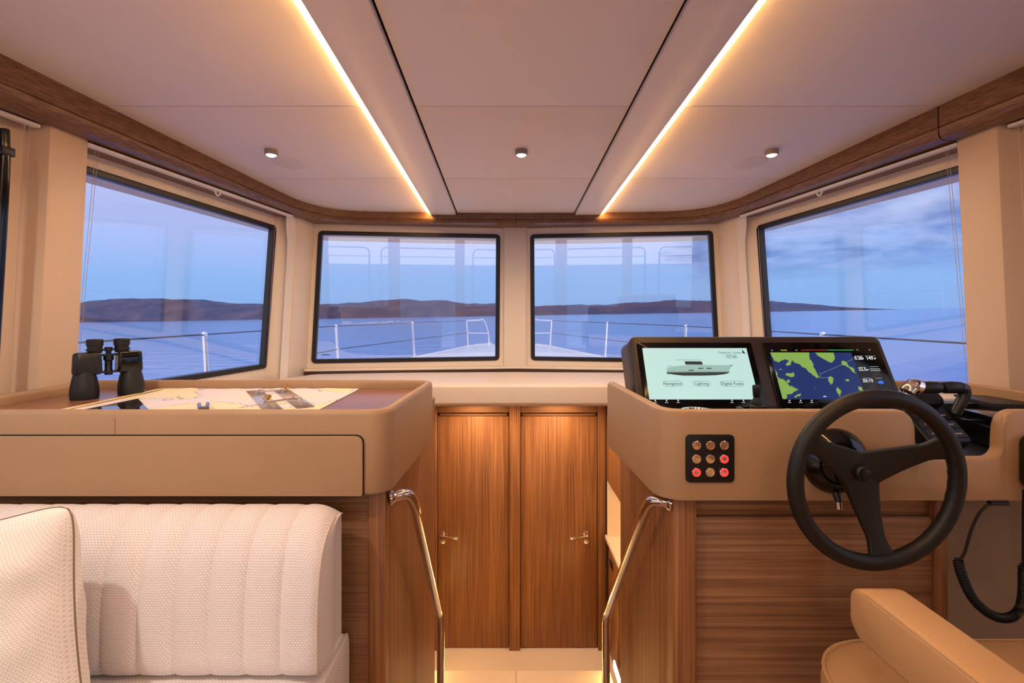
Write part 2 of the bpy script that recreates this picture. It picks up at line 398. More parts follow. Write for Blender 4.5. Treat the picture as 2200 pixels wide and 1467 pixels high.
DECK = [(2.6, 2.25), (3.5, 2.22), (6.1, 2.19), (8.5, 1.70), (10.2, 1.32), (11.8, 0.97), (12.5, 0.70), (13.0, 0.15)]
def foredeck():
    t = thing('foredeck', (XC, 8, Zr(-1.3)), 'white cambered foredeck of the boat beyond the windscreen', 'deck')
    mb = MB(); rows = []
    for i in range(41):
        d = 3.12 + (13.0-3.12)*i/40; b = interp(DECK, d)
        cr = 0.17*min(1, (13.2-d)/4)
        row = [Vector((XC + b*u, d, Zr(-0.775 + cr*(1-u*u)))) for u in [k/12-1 for k in range(25)]]
        row += [Vector((XC + b*1.0, d, Zr(-1.3))), Vector((XC - b*1.0, d, Zr(-1.3)))]
        rows.append(row)
    mb.loft(rows, True, True, True); mb.build('deck_shell', M_gel, t)
    mb = MB()
    for s in (-1, 1):
        path = [Vector((XC+s*(interp(DECK, d)-0.02), d, Zr(-0.755))) for d in [3.2+k*0.5 for k in range(20)]]
        mb.tube(path, 0.025, 6)
    mb.build('toe_rail', M_gel, t)
    mb = MB(); mb.box((XC-0.12, 9.6, Zr(-0.66)), (XC+0.12, 9.9, Zr(-0.565))); mb.bevel(0.02); mb.build('deck_cleat', M_steel, t)
foredeck()
STN = [1.0, 3.5, 6.1, 8.5, 11.6]
for s, side in ((-1, 'left'), (1, 'right')):
    t = thing('guard_rail', (XC+s*2.0, 7, Zr(-0.75)), 'polished wire guard rail with stanchions along the %s edge of the foredeck' % side, 'railing', 'guard rails of the foredeck')
    tops = []
    for d in STN:
        b = interp(DECK, d)-0.04; base = Vector((XC+s*b, d, Zr(-0.76))); top = Vector((XC+s*(b+0.035), d, Zr(-0.142))); tops.append((base, top))
        mb = MB(); mb.tube([base, top], 0.019, 10); mb.ball(top, 0.022, 10); mb.lathe([(0.045, 0), (0.045, 0.02), (0.024, 0.03)], Matrix.Translation(base), 12); mb.build('stanchion', M_rail, t)
    for fz in (1.0, 0.53):
        mb = MB(); mb.tube([b.lerp(tp, fz) for b, tp in tops], 0.0055, 6); mb.build('wire', M_wire, t)
    b, tp = tops[-1]
    e0 = Vector((XC+s*0.62, 12.0, Zr(-0.14))); e1 = Vector((XC+s*0.52, 12.2, Zr(-0.46))); e2 = Vector((XC+s*0.5, 12.2, Zr(-0.80)))
    mb = MB(); mb.tube(smooth_path([tp, tp.lerp(e0, 0.7)+Vector((0,0,0.01)), e0, e1, e2], 6), 0.018, 10); mb.tube([b.lerp(tp, 0.53), e1], 0.014, 8); mb.build('pulpit_hoop', M_rail, t)

# ================================================================ the shell of the wheelhouse
def cz(d): return 0.693 - 0.053*d
def front(s):
    nrm = Vector((-s*0.124, -1, -0.05)).normalized()
    return lambda u, z, off=0.0: Vector((XC+s*u, 2.85-0.124*u-0.05*(z+0.263), Zr(z))) + nrm*off
def sidew(s):
    nrm = Vector((-s, -0.183, -0.06)).normalized()
    return lambda d, z, off=0.0: Vector((XC+s*(1.22+0.183*(2.42-d)-0.06*(z-0.10)), d, Zr(z))) + nrm*off
def ring_wall(mb, surf, hole, outer, t0, t1, rad=0.022):
    h = rpoly(hole, rad, 0); o = rpoly(outer, 0.001, 0)
    mb.loft([[surf(u, z, t1) for u, z in o], [surf(u, z, t1) for u, z in h], [surf(u, z, t0) for u, z in h], [surf(u, z, t0) for u, z in o], [surf(u, z, t1) for u, z in o]], True)
def window(name, surf, quad, label, rad=0.022, gw=0.02, proud=0.008, gm=None):
    c = surf(sum(q[0] for q in quad)/4, min(q[1] for q in quad))
    t = thing(name, c, label, 'window', kind='structure')
    a = rpoly(quad, rad, -0.002); i = rpoly(quad, rad, gw)
    mb = MB(); mb.loft([[surf(u, z, o) for u, z in rg] for rg, o in ((a, -0.022), (a, proud-0.003), (rpoly(quad, rad, 0.002), proud), (rpoly(quad, rad, gw-0.003), proud), (i, proud-0.004), (i, -0.022), (a, -0.022))], True)
    mb.build('window_frame', M_gasket, t)
    mb = MB(); g = rpoly(quad, rad, gw*0.5); mb.loft([[surf(u, z, o) for u, z in g] for o in (-0.018, -0.012)], True, True, True); mb.build('pane', gm or M_glass, t)
    return t
FQ = [(0.094, -0.263), (1.130, -0.268), (1.079, 0.458), (0.088, 0.458)]
wf = MB()
for k, s in enumerate((-1, 1)):
    ring_wall(wf, front(s), FQ, [(-0.01, -0.345), (1.21, -0.345), (1.21, 0.60), (-0.01, 0.60)], -0.05, 0.0)
wf_o = thing('wall_front', (XC, 2.8, Zr(-0.35)), 'cream front wall framing the two windscreens', 'wall', kind='structure')
wf.build('panel', M_cream, wf_o)
mb = MB()     # the post between the windscreens
mb.loft([[(XC+x*w, 2.85-0.05*(z+0.263)-dd, Zr(z)) for x, dd in ((-0.068, 0.0), (-0.063, 0.03), (0.063, 0.03), (0.068, 0.0), (0.068, -0.05), (-0.068, -0.05))] for z, w in ((-0.30, 1.04), (0.56, 1.0))], True, True, True)
mb.bevel(0.006, 2); mb.build('centre_post', M_cream, wf_o)
for s in (-1, 1):     # corner posts
    mb = MB(); f = front(s); sd = sidew(s); rows = []
    for z in (-0.345, 0.60):
        sh = -0.07*(z+0.263)
        q = f(1.153+sh, z, 0.0); q1 = f(1.157+sh, z, 0.018); c0 = sd(2.50, z, 0.055); c1 = sd(2.455, z, 0.025); c2 = sd(2.42, z, 0.0)
        rows.append([q, q1, q1.lerp(c0, 0.5)+Vector((-s*0.004, -0.006, 0)), c0, c0.lerp(c1, 0.6)+Vector((-s*0.004, 0, 0)), c1, c2, sd(2.42, z, -0.022), f(1.20, z, -0.045)])
    mb.loft(rows, True, True, True); mb.bevel(0.004, 2); mb.build('corner_post', M_cream, wf_o)
window('window_2', front(-1), FQ, 'left windscreen pane in a black rounded gasket', gm=M_glassf)
window('window_3', front(1), FQ, 'right windscreen pane in a black rounded gasket', gm=M_glassf)
def stop(d): return 0.463-0.0255*(d-1.5)
SQ = [(1.40, -0.263), (2.42, -0.263), (2.43, stop(2.43)), (1.40, stop(1.40))]
AQ = [(-2.6, -0.30), (1.235, -0.30), (1.235, 0.455), (-2.6, 0.56)]
for s, wn, side in ((-1, 'wall_left', 'left'), (1, 'wall_right', 'right')):
    sd = sidew(s); mb = MB()
    ring_wall(mb, sd, SQ, [(1.30, -0.6), (2.47, -0.6), (2.47, 0.62), (1.30, 0.62)], -0.022, 0.0)
    ring_wall(mb, sd, AQ, [(-3.2, -0.6), (1.30, -0.6), (1.30, 0.62), (-3.2, 0.90)], -0.05, 0.0)
    mb.loft([[sd(d, z, o) for d, z, o in ((dd, -0.6, 0), (dd, -1.25, 0), (dd, -1.25, -0.05), (dd, -0.6, -0.05))] for dd in (-3.2, 2.47)], True, True, True)
    o = mb.build(wn, M_cream); tag(o, 'cream %s side wall around the large side windows' % side, 'wall', kind='structure')
    window('window_1' if s < 0 else 'window_4', sd, SQ, 'large %s side window looking out to the %s' % (side, 'sea and brown coast' if s < 0 else 'cloudy sky and open sea'))
    w = window('window_5' if s < 0 else 'window_6', sd, AQ, '%s side window behind the cream pillar, cut by the picture edge' % side, 0.05, 0.045, 0.03)
    # dark latch on its front stile
    mb = MB(); a = sd(1.205, 0.40, 0.035); mb.box(a-Vector((0.02, 0.014, 0.012)), a+Vector((0.02, 0.014, 0.012))); mb.bevel(0.004); mb.build('latch', M_black, w)
    # pillar between the side windows
    mb = MB(); PL = [(1.291, 1.454), (1.298, 1.340), (1.360, 1.326), (1.371, 1.268), (1.46, 1.268), (1.46, 1.454)]
    rows = [[(XC+s*(w_+dw), d, Zr(z)) for w_, d in PL] for z, dw in ((0.56, -0.003), (-0.60, 0.052))]
    mb.loft(rows, True, True, True); mb.bevel(0.005, 2); o = mb.build('trim_%d' % (3 if s < 0 else 4), M_pillar)
    tag(o, 'cream pillar between the %s side windows' % side, 'pillar', kind='structure')

# wooden valance under the headliner, two boards on either side
VP = [(1.229+0.149*(1.445-d), d) for d in (-3.2, 0.0, 1.0)] + [(1.229+0.149*(1.445-d), d) for d in (1.2, 1.443)]
VF = [(1.229+0.149*(1.445-d), d) for d in (1.447, 1.8, 2.1)] + [(1.105, 2.27), (1.085, 2.38), (1.052, 2.47), (1.00, 2.545), (0.93, 2.592), (0.84, 2.618), (0.7, 2.634), (0.45, 2.646), (0.2, 2.652), (0.001, 2.654)]
def soff(d): return 0.495 + 0.018*(2.65-d)
for s, nm in ((-1, 'trim_1'), (1, 'trim_2')):
    t = thing(nm, (XC+s*1.2, 1.4, Zr(0.5)), 'dark walnut valance curving under the ceiling along the %s side' % ('left' if s < 0 else 'right'), 'trim', kind='structure')
    for pts in ((VP, VF) if s > 0 else (VP[:-1]+VF,)):
        pp = [Vector((XC+s*w, d)) for w, d in pts]; rows = []
        for i, p in enumerate(pp):
            tn = (pp[min(i+1, len(pp)-1)] - pp[max(i-1, 0)]).normalized(); nr = Vector((tn.y, -tn.x))*s   # outwards
            zs = soff(p.y); zt = cz(p.y); g = zs + (zt-zs)*0.36
            prof = [(0.0, zt+0.05), (0.0, g+0.003), (0.004, g+0.001), (0.004, g-0.001), (0.0, g-0.003), (0.002, zs+0.014), (0.009, zs+0.004), (0.022, zs), (0.245, zs), (0.245, zt+0.05)]
            rows.append([(p.x+nr.x*o, p.y+nr.y*o, Zr(z)) for o, z in prof])
        mb = MB(); mb.loft(rows, True, True, True); mb.build('board', M_woodY if pts is VP else M_woodY, t)

# ceiling panels
ct = thing('ceiling', (XC, 0, Zr(0.7)), 'cream panelled headliner sloping down towards the windscreen', 'ceiling', kind='structure')
JD = [-3.2, -0.6, 1.445, 2.087, 2.662]
def panel(x0, x1, d0, d1, drop, name='panel', x2=None, x3=None):
    x2 = x1 if x2 is None else x2; x3 = x0 if x3 is None else x3
    mb = MB(); g = 0.0012
    mb.add([(XC+x, d, Zr(cz(d)-drop+h)) for h in (0, 0.02) for x, d in ((x0+g, d0+g), (x1-g, d0+g), (x2-g, d1-g), (x3+g, d1-g))], [(0,1,2,3), (4,5,6,7), (0,1,5,4), (1,2,6,5), (2,3,7,6), (3,0,4,7)])
    mb.bevel(0.0018, 2); mb.build(name, M_ceil, ct)
for d0, d1 in zip(JD, JD[1:]):
    panel(-0.318, 0.318, d0, d1, 0)
    for s in (-1, 1):
        w1 = 1.26+0.149*(1.445-d0); w2 = 1.26+0.149*(1.445-d1)
        if s > 0: panel(0.480, w1, d0, d1, 0, 'panel', w2, 0.480)
        else: panel(-w1, -0.480, d0, d1, 0, 'panel', -0.480, -w2)
for s in (-1, 1):
    a, b = sorted((s*0.3225, s*0.460)); panel(a, b, -3.2, 2.668, 0.012, 'light_panel')
mb = MB(); mb.add([(XC+x, d, Zr(cz(d)+h)) for h in (0.022, 0.05) for x, d in ((-2.08, -3.25), (2.08, -3.25), (1.18, 2.45), (0.95, 2.74), (-0.95, 2.74), (-1.18, 2.45))], [(0,1,2,3,4,5), (6,7,8,9,10,11)] + [(k, (k+1) % 6, (k+1) % 6+6, k+6) for k in range(6)])
mb.build('backing', M_dark, ct)
# light strips
for s, side in ((-1, 'left'), (1, 'right')):
    t = thing('light_strip', (XC+s*0.47, 0, Zr(0.68)), 'long glowing warm ceiling light strip on the %s' % side, 'light strip', 'ceiling light strips')
    mb = MB(); rows = []
    for d in (-3.1, -1, 1, 2.646):
        rows.append([(XC+s*0.470+0.0085*math.cos(a), d, Zr(cz(d)+0.004-0.0085*math.sin(a)+0.002)) for a in [math.pi*k/6 for k in range(7)]])
    mb.loft(rows, True, True, True); mb.build('diffuser', M_led, t)
    mb = MB(); rows = [[(XC+s*0.470+x, d, Zr(cz(d)+z)) for x, z in ((-0.0098, 0.005), (0.0098, 0.005), (0.0098, 0.018), (-0.0098, 0.018))] for d in (-3.1, 2.635)]
    mb.loft(rows, True, True, True); mb.build('channel', M_grey, t)
# small surface spotlights
def spotlight(x, d, label, watt, angle=168):
    z = cz(d); t = thing('ceiling_spotlight', (x, d, Zr(z-0.024)), label, 'spotlight', 'small round ceiling spotlights')
    T = Matrix.Translation((x, d, Zr(z)))
    mb = MB(); mb.lathe([(0.012, 0.002), (0.0225, 0.002), (0.0225, -0.016), (0.0205, -0.018), (0.0185, -0.018), (0.0185, -0.010), (0.001, -0.010)], T, 28); mb.build('housing', M_grey, t)
    mb = MB(); mb.lathe([(0.0183, -0.0145), (0.0175, -0.0185), (0.012, -0.0225), (0.0005, -0.0245)], T, 24); mb.build('lens', M_lens, t)
    l = bpy.data.lights.new('spot_beam', 'SPOT'); l.energy = watt; l.color = (1.0, 0.88, 0.76); l.spot_size = R(angle); l.spot_blend = 0.7; l.shadow_soft_size = 0.018
    o = bpy.data.objects.new('spot_beam', l); COL.objects.link(o); o.parent = t; o.location = (0, 0, -0.005)
    return t
spotlight(-0.86, 1.78, 'small lit ceiling spotlight on the left, above the chart table', SPOT_W*0.6)
spotlight(0.051, 1.78, 'small lit ceiling spotlight in the middle, between the light strips', SPOT_W*1.7)
spotlight(0.963, 1.78, 'small lit ceiling spotlight on the right, above the helm', SPOT_W*0.5)
for d in (0.35, -1.2):
    for x, n in ((-0.86, 'left'), (0.051, 'middle'), (0.963, 'right')):
        spotlight(x, d, 'ceiling spotlight of the %s row %s the camera' % (n, 'just behind' if d > 0 else 'well behind'), (SALON_SPOT_W if d > 0 else SALON_SPOT_W*0.8)*(0.12 if x > 0.5 else 0.4 if x > -0.5 else 1.5))
for x, n in ((-0.853, 'left'), (0.945, 'right')):
    d = 1.906; t = thing('ceiling_speaker', (x, d, Zr(cz(d)-0.003)), 'flush round cream speaker grille in the %s ceiling panel' % n, 'speaker', 'flush ceiling speakers')
    T = Matrix.Translation((x, d, Zr(cz(d)))) @ Matrix.Rotation(-0.053, 4, 'X')
    mb = MB(); mb.lathe([(0.062, 0.001), (0.062, -0.002), (0.058, -0.003), (0.001, -0.003)], T, 40); mb.build('grille', plain('speaker_grille', (230, 217, 209), 0.7, var=0.06, scale=900), t)

# eave of the roof outside the glass
mb = MB()
def eave_pt(s, w, d, o, z): return (XC+s*(w+o), d, Zr(z))
path = [(sidew(1)(d, 0.46).x-XC, d) for d in (-3.2, 0, 1.4, 2.2, 2.45)] + [(1.16, 2.62), (1.05, 2.70), (0.5, 2.79), (0, 2.83)]
full = [(-w, d) for w, d in path] + [(w, d) for w, d in reversed(path[:-1])]
rows = []
for i, (w, d) in enumerate(full):
    a = Vector(full[max(i-1, 0)]); b = Vector(full[min(i+1, len(full)-1)]); tn = (b-a).normalized(); nr = Vector((-tn.y, tn.x))
    zb = 0.428 + 0.014*(2.4-d)
    rows.append([(XC+w+nr.x*o, d+nr.y*o, Zr(z)) for o, z in ((0.03, zb+0.022), (0.085, zb+0.008), (0.10, zb), (0.115, zb+0.01), (0.12, 0.80), (0.03, 0.80))])
mb.loft(rows, True, True, True); o = mb.build('roof_eave', M_eave); tag(o, 'white roof edge seen through the tops of the windows', 'roof', kind='structure')

# dashboard shelf below the windscreens
dp = [(0, 2.25), (0.78, 2.235), (0.97, 2.13), (1.045, 1.92), (1.15, 1.535), (1.375, 1.535), (1.225, 2.38), (1.10, 2.66), (0.6, 2.735), (0, 2.765)]
poly = [(XC+w, d) for w, d in dp] + [(XC-w, d) for w, d in reversed(dp[1:-1])]
rad = [0.3, 0.3, 0.2, 0.3, 0.01, 0.01, 0.1, 0.1, 0.1, 0.1, 0.1, 0.1, 0.1, 0.01, 0.01, 0.3, 0.2, 0.3]
mb = MB(); prof = [(0.03, -0.415), (0.006, -0.413), (0.0, -0.405), (0.0, -0.345), (0.002, -0.333), (0.010, -0.324), (0.022, -0.321), (0.05, -0.321)]
mb.loft([[(x, y, Zr(z)) for x, y in rpoly(poly, rad, o, 5)] for o, z in prof], True, True, True)
dash = thing('dashboard', (XC, 2.4, Zr(-0.415)), 'cream dashboard shelf running below the windscreens', 'dashboard')
mb.build('shelf', M_dash, dash)
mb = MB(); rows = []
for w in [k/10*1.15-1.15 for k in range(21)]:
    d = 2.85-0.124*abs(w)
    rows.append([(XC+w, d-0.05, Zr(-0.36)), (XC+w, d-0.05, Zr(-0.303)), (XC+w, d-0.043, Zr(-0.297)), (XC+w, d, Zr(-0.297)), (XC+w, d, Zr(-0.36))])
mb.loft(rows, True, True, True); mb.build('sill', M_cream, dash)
mb = MB(); mb.loft([[(r[0][0], r[0][1]+oy, Zr(z)) for oy, z in ((-0.004, -0.330), (-0.004, -0.3085), (0.002, -0.3085), (0.002, -0.330))] for r in rows], True, True, True); mb.build('gap_shade_strip', plain('gap_shade_brown', (70, 50, 40), 0.7), dash)  # dark brown strip painting in the shade of the groove behind the shelf

# ================================================================ stairwell and forward bulkhead
DW = 3.0; ZF = -2.05
t = thing('wall_forward', (XC, DW, Zr(ZF)), 'walnut bulkhead around the two cabin doors', 'wall', kind='structure')
zT = -0.60
def wbox(x0, x1, y0, y1, z0, z1, name, mat, parent, bev=0.003):
    mb = MB(); mb.box((x0, y0, Zr(z0)), (x1, y1, Zr(z1)));
    if bev: mb.bevel(bev, 2)
    return mb.build(name, mat, parent)
wbox(-1.4, 1.5, DW+0.03, DW+0.06, ZF-0.1, -0.34, 'panel', M_woodV, t, 0)
wbox(-0.475, -0.43, DW-0.02, DW+0.03, ZF, -0.42, 'jamb', M_woodV, t)
wbox(0.012, 0.078, DW-0.02, DW+0.03, ZF, -0.42, 'jamb', M_woodV, t)
wbox(0.555, 0.602, DW-0.02, DW+0.03, ZF, -0.42, 'jamb', M_woodV, t)
wbox(-0.43, 0.012, DW-0.012, DW+0.03, -0.598, -0.42, 'head', M_woodX, t)
wbox(0.078, 0.555, DW-0.012, DW+0.03, -0.598, -0.42, 'head', M_woodX, t)
for nm, x0, x1, hs in (('door_1', -0.427, 0.009, 1), ('door_2', 0.081, 0.552, -1)):
    t = thing(nm, ((x0+x1)/2, DW, Zr(ZF)), 'walnut cabin door on the %s below the dashboard' % ('left' if hs > 0 else 'right'), 'door', kind='structure')
    wbox(x0, x1, DW+0.004, DW+0.028, ZF+0.006, -0.625, 'leaf', M_woodV, t, 0.002)
    wbox(x0+0.01, x1-0.01, DW+0.006, DW+0.028, -0.6215, -0.601, 'top_rail', M_woodX, t, 0.002)
    hx = x0+0.028 if hs > 0 else x1-0.07; hz = (CY-1146)/F*DW
    hd = MB(); T = Matrix.Translation((hx, DW+0.004, Zr(hz))) @ Matrix.Rotation(R(90), 4, 'X')
    hd.lathe([(0.017, 0), (0.017, 0.006), (0.009, 0.008), (0.009, 0.04)], T, 20); hd.tube([(hx, DW-0.034, Zr(hz)), (hx+hs*0.01, DW-0.04, Zr(hz)), (hx+hs*0.1, DW-0.042, Zr(hz-0.012))], 0.0075, 12)
    h = hd.build('handle', M_chrome, t)
    hd = MB(); T = Matrix.Translation((hx+0.003, DW+0.004, Zr(hz-0.047))) @ Matrix.Rotation(R(90), 4, 'X'); hd.lathe([(0.016, 0), (0.016, 0.006), (0.006, 0.007), (0.005, 0.004), (0.0005, 0.004)], T, 20); hd.build('lock_rose', M_steel, t)
# lower side walls, ceiling over the steps, floor and steps
t = thing('wall_stairwell', (-0.5, 2.4, Zr(ZF)), 'walnut side wall of the lower landing, left of the doors', 'wall', kind='structure')
wbox(-0.55, -0.478, 1.78, DW+0.03, ZF-0.05, -0.415, 'panel', M_woodV, t, 0.002)
wbox(-0.478, -0.462, 1.90, DW-0.03, ZF, ZF+0.09, 'baseboard', M_woodY, t, 0.002)
o = MB().box((-1.3, 2.30, Zr(-0.43)), (1.4, DW+0.06, Zr(-0.418))).build('ceiling_landing', M_cream); tag(o, 'cream ceiling over the landing under the dashboard', 'ceiling', kind='structure')
ft = thing('floor', (0, 0, Zr(ZF)), 'cream lower landing and steps between the table and the helm', 'floor', kind='structure')
wbox(-0.55, 1.3, 2.4, DW+0.03, ZF-0.05, ZF, 'landing', M_stone, ft, 0)
for x0, x1 in ((-0.425, 0.043), (0.046, 0.534)): wbox(x0, x1, 2.1, 2.55, -1.885, -1.855, 'tread', M_stone, ft, 0.004)
wbox(-0.42, 0.53, 2.08, 2.50, ZF, -1.885, 'riser', M_stone, ft, 0)
wbox(-0.25, 0.34, 1.72, 2.10, -1.65, -1.62, 'tread', M_stone, ft, 0.004)
wbox(-0.25, 0.34, 1.70, 2.07, ZF, -1.65, 'riser', M_stone, ft, 0)
wbox(-0.25, 0.34, 1.36, 1.72, -1.44, -1.41, 'tread', M_stone, ft, 0.004)
wbox(-0.25, 0.34, 1.34, 1.69, ZF, -1.44, 'riser', M_stone, ft, 0)
wbox(-2.3, 2.4, -3.2, 1.38, -1.24, -1.20, 'salon_floor', M_floor, ft, 0)
# step lights: glowing strips set low along both sides of the stairs
M_step = emit('step_light_strip', (255, 205, 120), 20.0)
for x, d0, d1, nm in ((-0.452, 2.1, 2.75, 'left'), (0.556, 1.75, 2.55, 'right')):
    o = MB().box((x-0.004, d0, Zr(-1.84)), (x+0.004, d1, Zr(-1.80))).bevel(0.002).build('step_light', M_step); tag(o, 'glowing step light strip low on the %s side of the stairs' % nm, 'step light', 'step lights')
# downlights above the doors
for px in (1020, 1203):
    d = 2.79; x = (px-CX)/F*d; t = thing('door_downlight', (x, d, Zr(-0.437)), 'hidden downlight over the %s cabin door' % ('left' if px < 1100 else 'right'), 'downlight', 'downlights over the cabin doors')
    mb = MB(); mb.lathe([(0.03, 0), (0.03, -0.008), (0.024, -0.008), (0.022, -0.003), (0.001, -0.003)], Matrix.Translation((x, d, Zr(-0.429))), 20); mb.build('ring', M_steel, t)
    l = bpy.data.lights.new('downlight_beam', 'SPOT'); l.energy = DOOR_SPOT_W; l.color = (1.0, 0.68, 0.42); l.spot_size = R(150); l.spot_blend = 0.8; l.shadow_soft_size = 0.02
    o = bpy.data.objects.new('downlight_beam', l); COL.objects.link(o); o.parent = t; o.location = (0, 0, -0.004)
# galley cabinet to the right of the landing
g = thing('landing_cabinet', (0.8, 2.2, Zr(ZF)), 'walnut cabinet with a lit niche and white counter right of the doors', 'cabinet')
wbox(0.62, 0.98, 1.62, DW-0.03, ZF, -1.36, 'base_unit', M_woodV, g)
wbox(0.592, 0.98, 1.60, DW-0.03, -1.36, -1.335, 'counter', M_stone, g)
wbox(0.606, 0.62, 2.70, 2.93, ZF+0.1, -1.40, 'door', M_woodV, g)
wbox(0.600, 0.606, 2.80, 2.87, -1.47, -1.43, 'handle', M_black, g)
wbox(0.92, 0.98, 1.60, DW-0.03, -1.335, -1.0, 'niche_back', M_cream, g)
mb = MB(); mb.loft([[(x, d, Zr(z)) for x, z in ((0.602, -0.43), (0.602, -1.0), (0.66, -1.06), (0.98, -1.06), (0.98, -0.43))] for d in (1.62, DW-0.03)], True, True, True); mb.bevel(0.003); mb.build('upper_unit', M_woodV, g)
mb = MB(); mb.box((0.86, 1.7, Zr(-1.075)), (0.88, DW-0.08, Zr(-1.062))); mb.build('niche_light', emit('niche_lamp', (255, 190, 100), 14.0), g)
wbox(0.603, 0.98, DW-0.06, DW-0.045, -1.335, -1.0, 'niche_end', M_cream, g, 0)
wbox(0.98, 1.0, 1.56, DW-0.03, ZF, -0.42, 'back', M_woodV, g, 0)
# after bulkhead with the open cockpit door, behind the eye
t = thing('wall_aft', (0, -3.2, 0), 'after bulkhead with its wide glazed opening, mirrored in the windscreens', 'wall', kind='structure')
for x0, x1 in ((-2.3, -1.6), (-0.62, -0.42), (0.55, 0.72), (1.7, 2.4)): wbox(x0, x1, -3.26, -3.2, -1.2, 0.9, 'post', M_cream, t)
wbox(-2.3, 2.4, -3.26, -3.2, 0.74, 0.9, 'header', M_cream, t, 0)
wbox(-1.6, -0.62, -3.26, -3.2, -1.2, -0.45, 'lower_panel', M_cream, t, 0)
wbox(0.72, 1.7, -3.26, -3.2, -1.2, -0.45, 'lower_panel', M_cream, t, 0)
o = MB().box((-2.3, -6.6, Zr(-1.30)), (2.4, -3.2, Zr(-1.22))).build('cockpit_deck', M_gel); tag(o, 'white cockpit deck behind the wheelhouse', 'deck', kind='structure')
t = thing('stern_rail', (0, -5.6, Zr(-1.2)), 'tubular stern rail mirrored in the windscreens', 'railing')
for x0, x1 in ((-1.9, -1.0), (-0.75, 1.0), (1.3, 2.1)):
    mb = MB()
    pts = [(x0, -5.6, Zr(-1.2)), (x0, -5.6, Zr(0.56)), (x0+0.03, -5.6, Zr(0.63)), (x0+0.1, -5.6, Zr(0.66)), (x1-0.1, -5.6, Zr(0.66)), (x1-0.03, -5.6, Zr(0.63)), (x1, -5.6, Zr(0.56)), (x1, -5.6, Zr(-1.2))]
    mb.tube(pts, 0.018, 10); mb.tube([(x0, -5.6, Zr(0.47)), (x1, -5.6, Zr(0.47))], 0.012, 8); mb.build('hoop', M_chrome, t)
wbox(-2.2, 2.3, -6.5, -5.64, -1.22, 0.30, 'coaming', M_gel, t, 0.03)

# ================================================================ chart table on the left
ct_ = thing('chart_table', (-0.76, 1.26, Zr(-1.2)), 'tan leather chart table with raised rim and drawer front above the sofa', 'table')
TO = [(-1.275, 1.02), (-0.2475, 1.02), (-0.221, 1.507), (-1.275, 1.507)]; TR_ = [0.02, 0.05, 0.055, 0.03]
def trays(prof, out, rad, seg=8): return [[(x, y, Zr(z)) for x, y in rpoly(out, rad, o, seg)] for o, z in prof]
mb = MB(); mb.loft(trays([(0.03, -0.380), (0.010, -0.379), (0.003, -0.376), (0, -0.369), (0, -0.211), (0.002, -0.2045), (0.006, -0.2005), (0.011, -0.1995), (0.017, -0.2005), (0.0205, -0.204), (0.022, -0.210), (0.022, -0.227)], TO, TR_), True, True, False)
mb.build('leather_shell', M_leather, ct_)
mb = MB(); mb.loft(trays([(0.0215, -0.232), (0.0215, -0.225)], TO, TR_), True, True, True); mb.build('tabletop', M_woodT, ct_)
def frontplate(x0, x1, z0, z1, r, y0, y1, name, mat, parent, bev=0.003):
    mb = MB(); q = rpoly([(x0, z0), (x1, z0), (x1, z1), (x0, z1)], r, 0, 6)
    mb.prism(q, lambda u, v, t: (u, t, Zr(v)), y0, y1)
    if bev: mb.bevel(bev, 3, 50)
    return mb.build(name, mat, parent)
frontplate(-1.272, -0.2985, -0.3775, -0.2500, [0.001, 0.004, 0.018, 0.001], 1.0185, 1.03, 'shadow_gap', M_dark, ct_, 0)
frontplate(-1.272, -0.3008, -0.3765, -0.2523, [0.001, 0.004, 0.017, 0.001], 1.013, 1.03, 'drawer_front', M_leather, ct_)
mb = MB(); xs = (247-CX)/F*1.02; mb.box((xs-0.0007, 1.0192, Zr(-0.250)), (xs+0.0007, 1.0215, Zr(-0.215))); mb.build('seam', plain('leather_seam', (150, 118, 88), 0.6), ct_)
wbox(-1.35, -0.300, 1.06, 1.08, -1.2, -0.379, 'front_panel', M_woodX, ct_, 0)
wbox(-0.300, -0.262, 1.052, 1.09, -1.2, -0.379, 'corner_post', M_woodV, ct_, 0.004)
wbox(-0.285, -0.264, 1.09, 1.78, ZF, -0.379, 'side_panel', M_woodV, ct_, 0.002)
wbox(-0.264, -0.285, 1.53, 1.78, -0.379, -0.30, 'side_upstand', M_woodV, ct_, 0)
wbox(-0.55, -0.285, 1.74, 1.78, ZF, -0.30, 'end_panel', M_woodV, ct_, 0.002)
wbox(-1.30, -0.285, 1.47, 1.50, ZF, -0.379, 'back_panel', M_woodV, ct_, 0)

# chart, plotting tools and binoculars on the table
ZT = -0.225
def chart_mat():
    m, N, L, b = newmat('printed_sea_chart'); b.inputs['Roughness'].default_value = 0.6
    tc = N.new('ShaderNodeTexCoord'); n = N.new('ShaderNodeTexNoise'); n.inputs['Scale'].default_value = 4.2; n.inputs['Detail'].default_value = 6; L.new(tc.outputs['Object'], n.inputs['Vector'])
    cr = N.new('ShaderNodeValToRGB'); cr.color_ramp.interpolation = 'CONSTANT'; e = cr.color_ramp.elements
    e[0].position = 0; e[0].color = lin(240, 226, 220); e[1].position = 0.54; e[1].color = lin(160, 150, 150)
    k = e.new(0.548); k.color = lin(244, 228, 190); k = e.new(0.45); k.color = lin(236, 224, 224); k = e.new(0.50); k.color = lin(226, 222, 232)
    L.new(n.outputs['Fac'], cr.inputs[0]); L.new(cr.outputs[0], b.inputs['Base Color']); return m
t = thing('sea_chart', (-0.754, 1.27, Zr(ZT)), 'large paper sea chart spread on the chart table', 'chart')
def chpt(u, v):
    x = -1.06 + 0.612*u + 0.004*math.sin(v*3); y = 1.06 + 0.42*v
    return (x, y, Zr(ZT+0.0012 + 0.0012*noise.noise(Vector((u*5, v*5, 0))) + (0.004*max(0, (v-0.9)*10)*abs(noise.noise(Vector((u*9, 0, 4)))))))
